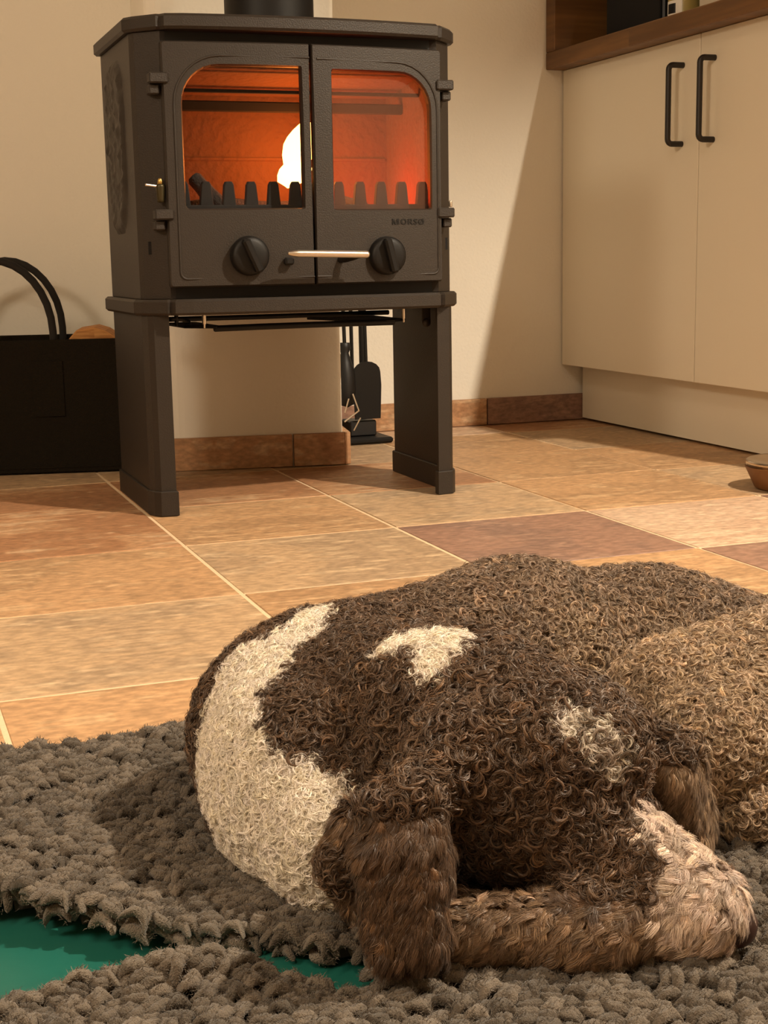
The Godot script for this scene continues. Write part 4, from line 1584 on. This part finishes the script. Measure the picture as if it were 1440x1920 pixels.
	for z in GZ - 1:
		for y in GY - 1:
			var at := (z * GY + y) * GX
			for x in GX - 1:
				var i := at + x
				var d0 := D[i]
				if absf(d0) > CELL * 2.6:
					continue
				var v := [d0, D[i + 1], D[i + off[2]], D[i + off[3]], D[i + off[4]], D[i + off[5]], D[i + off[6]], D[i + off[7]]]
				var inside := 0
				for q in v:
					if q < 0.0:
						inside += 1
				if inside == 0 or inside == 8:
					continue
				var s := Vector3.ZERO
				var cnt := 0
				for pr in pairs:
					var a: float = v[pr[0]]
					var b: float = v[pr[1]]
					if (a < 0.0) != (b < 0.0):
						var t := a / (a - b)
						var pa := Vector3(pr[0] & 1, (pr[0] >> 1) & 1, pr[0] >> 2)
						var pb := Vector3(pr[1] & 1, (pr[1] >> 1) & 1, pr[1] >> 2)
						s += pa.lerp(pb, t)
						cnt += 1
				vid[i] = P.size()
				P.append(G0 + (Vector3(x, y, z) + s / cnt) * CELL)
				N.append(Vector3(v[1] + v[3] + v[5] + v[7] - v[0] - v[2] - v[4] - v[6], v[2] + v[3] + v[6] + v[7] - v[0] - v[1] - v[4] - v[5], v[4] + v[5] + v[6] + v[7] - v[0] - v[1] - v[2] - v[3]).normalized())
				cells.append(i)
	var ix := PackedInt32Array()
	var step := [1, GX, GX * GY]
	for i in cells:
		for ax in 3:
			var s1: int = step[(ax + 1) % 3]
			var s2: int = step[(ax + 2) % 3]
			var j: int = i + step[ax]
			if (D[i] < 0.0) == (D[j] < 0.0):
				continue
			if i - s1 - s2 < 0:
				continue
			var a := vid[i - s1 - s2]
			var b := vid[i - s2]
			var c := vid[i]
			var d := vid[i - s1]
			if a < 0 or b < 0 or c < 0 or d < 0:
				continue
			if D[i] < 0.0:
				ix.append_array([a, c, b, a, d, c])
			else:
				ix.append_array([a, b, c, a, c, d])
	var C := PackedColorArray()
	C.resize(P.size())
	var kinds := PackedByteArray()
	kinds.resize(P.size())
	for i in P.size():
		var q := coat(P[i])
		C[i] = q[0]
		kinds[i] = q[1]
	var t := thing("dog", "curly brown dog with a white chest lying curled asleep on the knitted blanket", "dog")
	var skin := mat("dog_undercoat", Color(0.78, 0.76, 0.74), 0.95)
	skin.vertex_color_use_as_albedo = true
	skin.metallic_specular = 0.1
	var arr := []
	arr.resize(Mesh.ARRAY_MAX)
	arr[Mesh.ARRAY_VERTEX] = P
	arr[Mesh.ARRAY_NORMAL] = N
	arr[Mesh.ARRAY_COLOR] = C
	arr[Mesh.ARRAY_INDEX] = ix
	var am := ArrayMesh.new()
	am.add_surface_from_arrays(Mesh.PRIMITIVE_TRIANGLES, arr)
	obj("body", am, skin, t)
	# fur
	var fur := mat("dog_fur", Color.WHITE, 0.48)
	fur.vertex_color_use_as_albedo = true
	fur.metallic_specular = 0.45
	fur.rim_enabled = true
	fur.rim = 0.3
	fur.rim_tint = 0.6
	var curls := []
	var locks := []
	var cl := []
	var cc := []
	var ll := []
	var lc := []
	for k in 9:
		curls.append(curl_mesh(k))
		cl.append([])
		cc.append([])
	for k in 5:
		locks.append(lock_mesh(k))
		ll.append([])
		lc.append([])
	for i in P.size():
		var p := P[i]
		if p.y < 0.029 or (p - Vector3(0.014, 0.039, 1.402)).length() < 0.013:
			continue
		var nn := N[i]
		var u := nn.cross(Vector3(0.3, 0.5, 0.8)).normalized()
		var w := nn.cross(u)
		var many := 1 if rng.randf() < (0.8 if p.z > 1.2 else 0.55) else 2
		if kinds[i] != 0 or C[i].r > 0.45:
			many = 3
		for s in many:
			var at := p + (u * rng.randf_range(-0.5, 0.5) + w * rng.randf_range(-0.5, 0.5)) * CELL * 1.3
			var v := rng.randf_range(0.55, 1.25)
			if rng.randf() < 0.09:
				v *= 1.8
			var col := C[i]
			var pale := col.r > 0.45 and kinds[i] == 0
			if pale:
				v = rng.randf_range(0.85, 1.12)
			var shade := Color(col.r * v, col.g * v, col.b * v * rng.randf_range(0.92, 1.06))
			if kinds[i] == 0:
				var a := rng.randf() * TAU
				var up := (nn + (u * cos(a) + w * sin(a)) * rng.randf_range(0.0, 0.75)).normalized()
				var x := up.cross(Vector3(rng.randf() - 0.5, rng.randf() - 0.5, rng.randf() - 0.5)).normalized()
				var sc := rng.randf_range(0.72, 1.2) * (1.25 if p.z > 1.2 and p.x < 0.02 else 1.0)
				var k := rng.randi_range(0, 5)
				if pale:
					sc *= 0.85
					k = rng.randi_range(6, 8)
				cl[k].append(Transform3D(Basis(x, up, x.cross(up)) * Basis.from_scale(Vector3.ONE * sc), at))
				cc[k].append(shade)
			else:
				var flow := Vector3(rng.randf_range(-0.35, 0.35), -1.0, rng.randf_range(-0.3, 0.3))
				if kinds[i] == 2:
					flow = Vector3(rng.randf_range(-0.9, 0.3), -0.55, rng.randf_range(-0.6, 0.5))
				flow = (flow - nn * flow.dot(nn)).normalized()
				var x := (flow + nn * rng.randf_range(0.05, 0.35)).normalized()
				var z := x.cross(nn).normalized()
				var k := rng.randi_range(0, 4)
				ll[k].append(Transform3D(Basis(x, z.cross(x), z) * Basis.from_scale(Vector3.ONE * rng.randf_range(0.6, 1.05)), at))
				lc[k].append(shade)
	scatter("curly_fur", curls, cl, cc, fur, t)
	scatter("wavy_fur", locks, ll, lc, fur, t)
	# nose and eye
	var m := MB.new()
	var rows := []
	for i in 13:
		var a := PI * i / 12.0
		var ring := PackedVector3Array()
		for j in 20:
			var b := TAU * j / 20.0
			var q := Vector3(sin(a) * cos(b) * 0.0140, cos(a) * 0.0125, sin(a) * sin(b) * 0.0130)
			for sg in [-1.0, 1.0]:
				var dd := (q - Vector3(0.011, -0.001, 0.005 * sg + 0.007)).length()
				q *= 1.0 - 0.22 * exp(-pow(dd / 0.0032, 2.0))
			ring.append(q)
		rows.append(ring)
	m.xf = Transform3D(Basis(Vector3.UP, deg_to_rad(-40.0)), Vector3(0.005, 0.041, 1.397))
	m.grid(rows, true)
	var nose := obj("nose", m.done(), mat("nose_leather", Color(0.20, 0.115, 0.095), 0.45), t)
	nose.set_meta("label", "dark brown nose")
	m = MB.new()
	m.xf = Transform3D(Basis(), Vector3(-0.062, 0.082, 1.350))
	m.lathe([Vector2(0, -0.008), Vector2(0.005, -0.0065), Vector2(0.008, 0.0), Vector2(0.005, 0.0065), Vector2(0, 0.008)], 16)
	obj("eye", m.done(), mat("eye_dark", Color(0.03, 0.02, 0.015), 0.15), t)
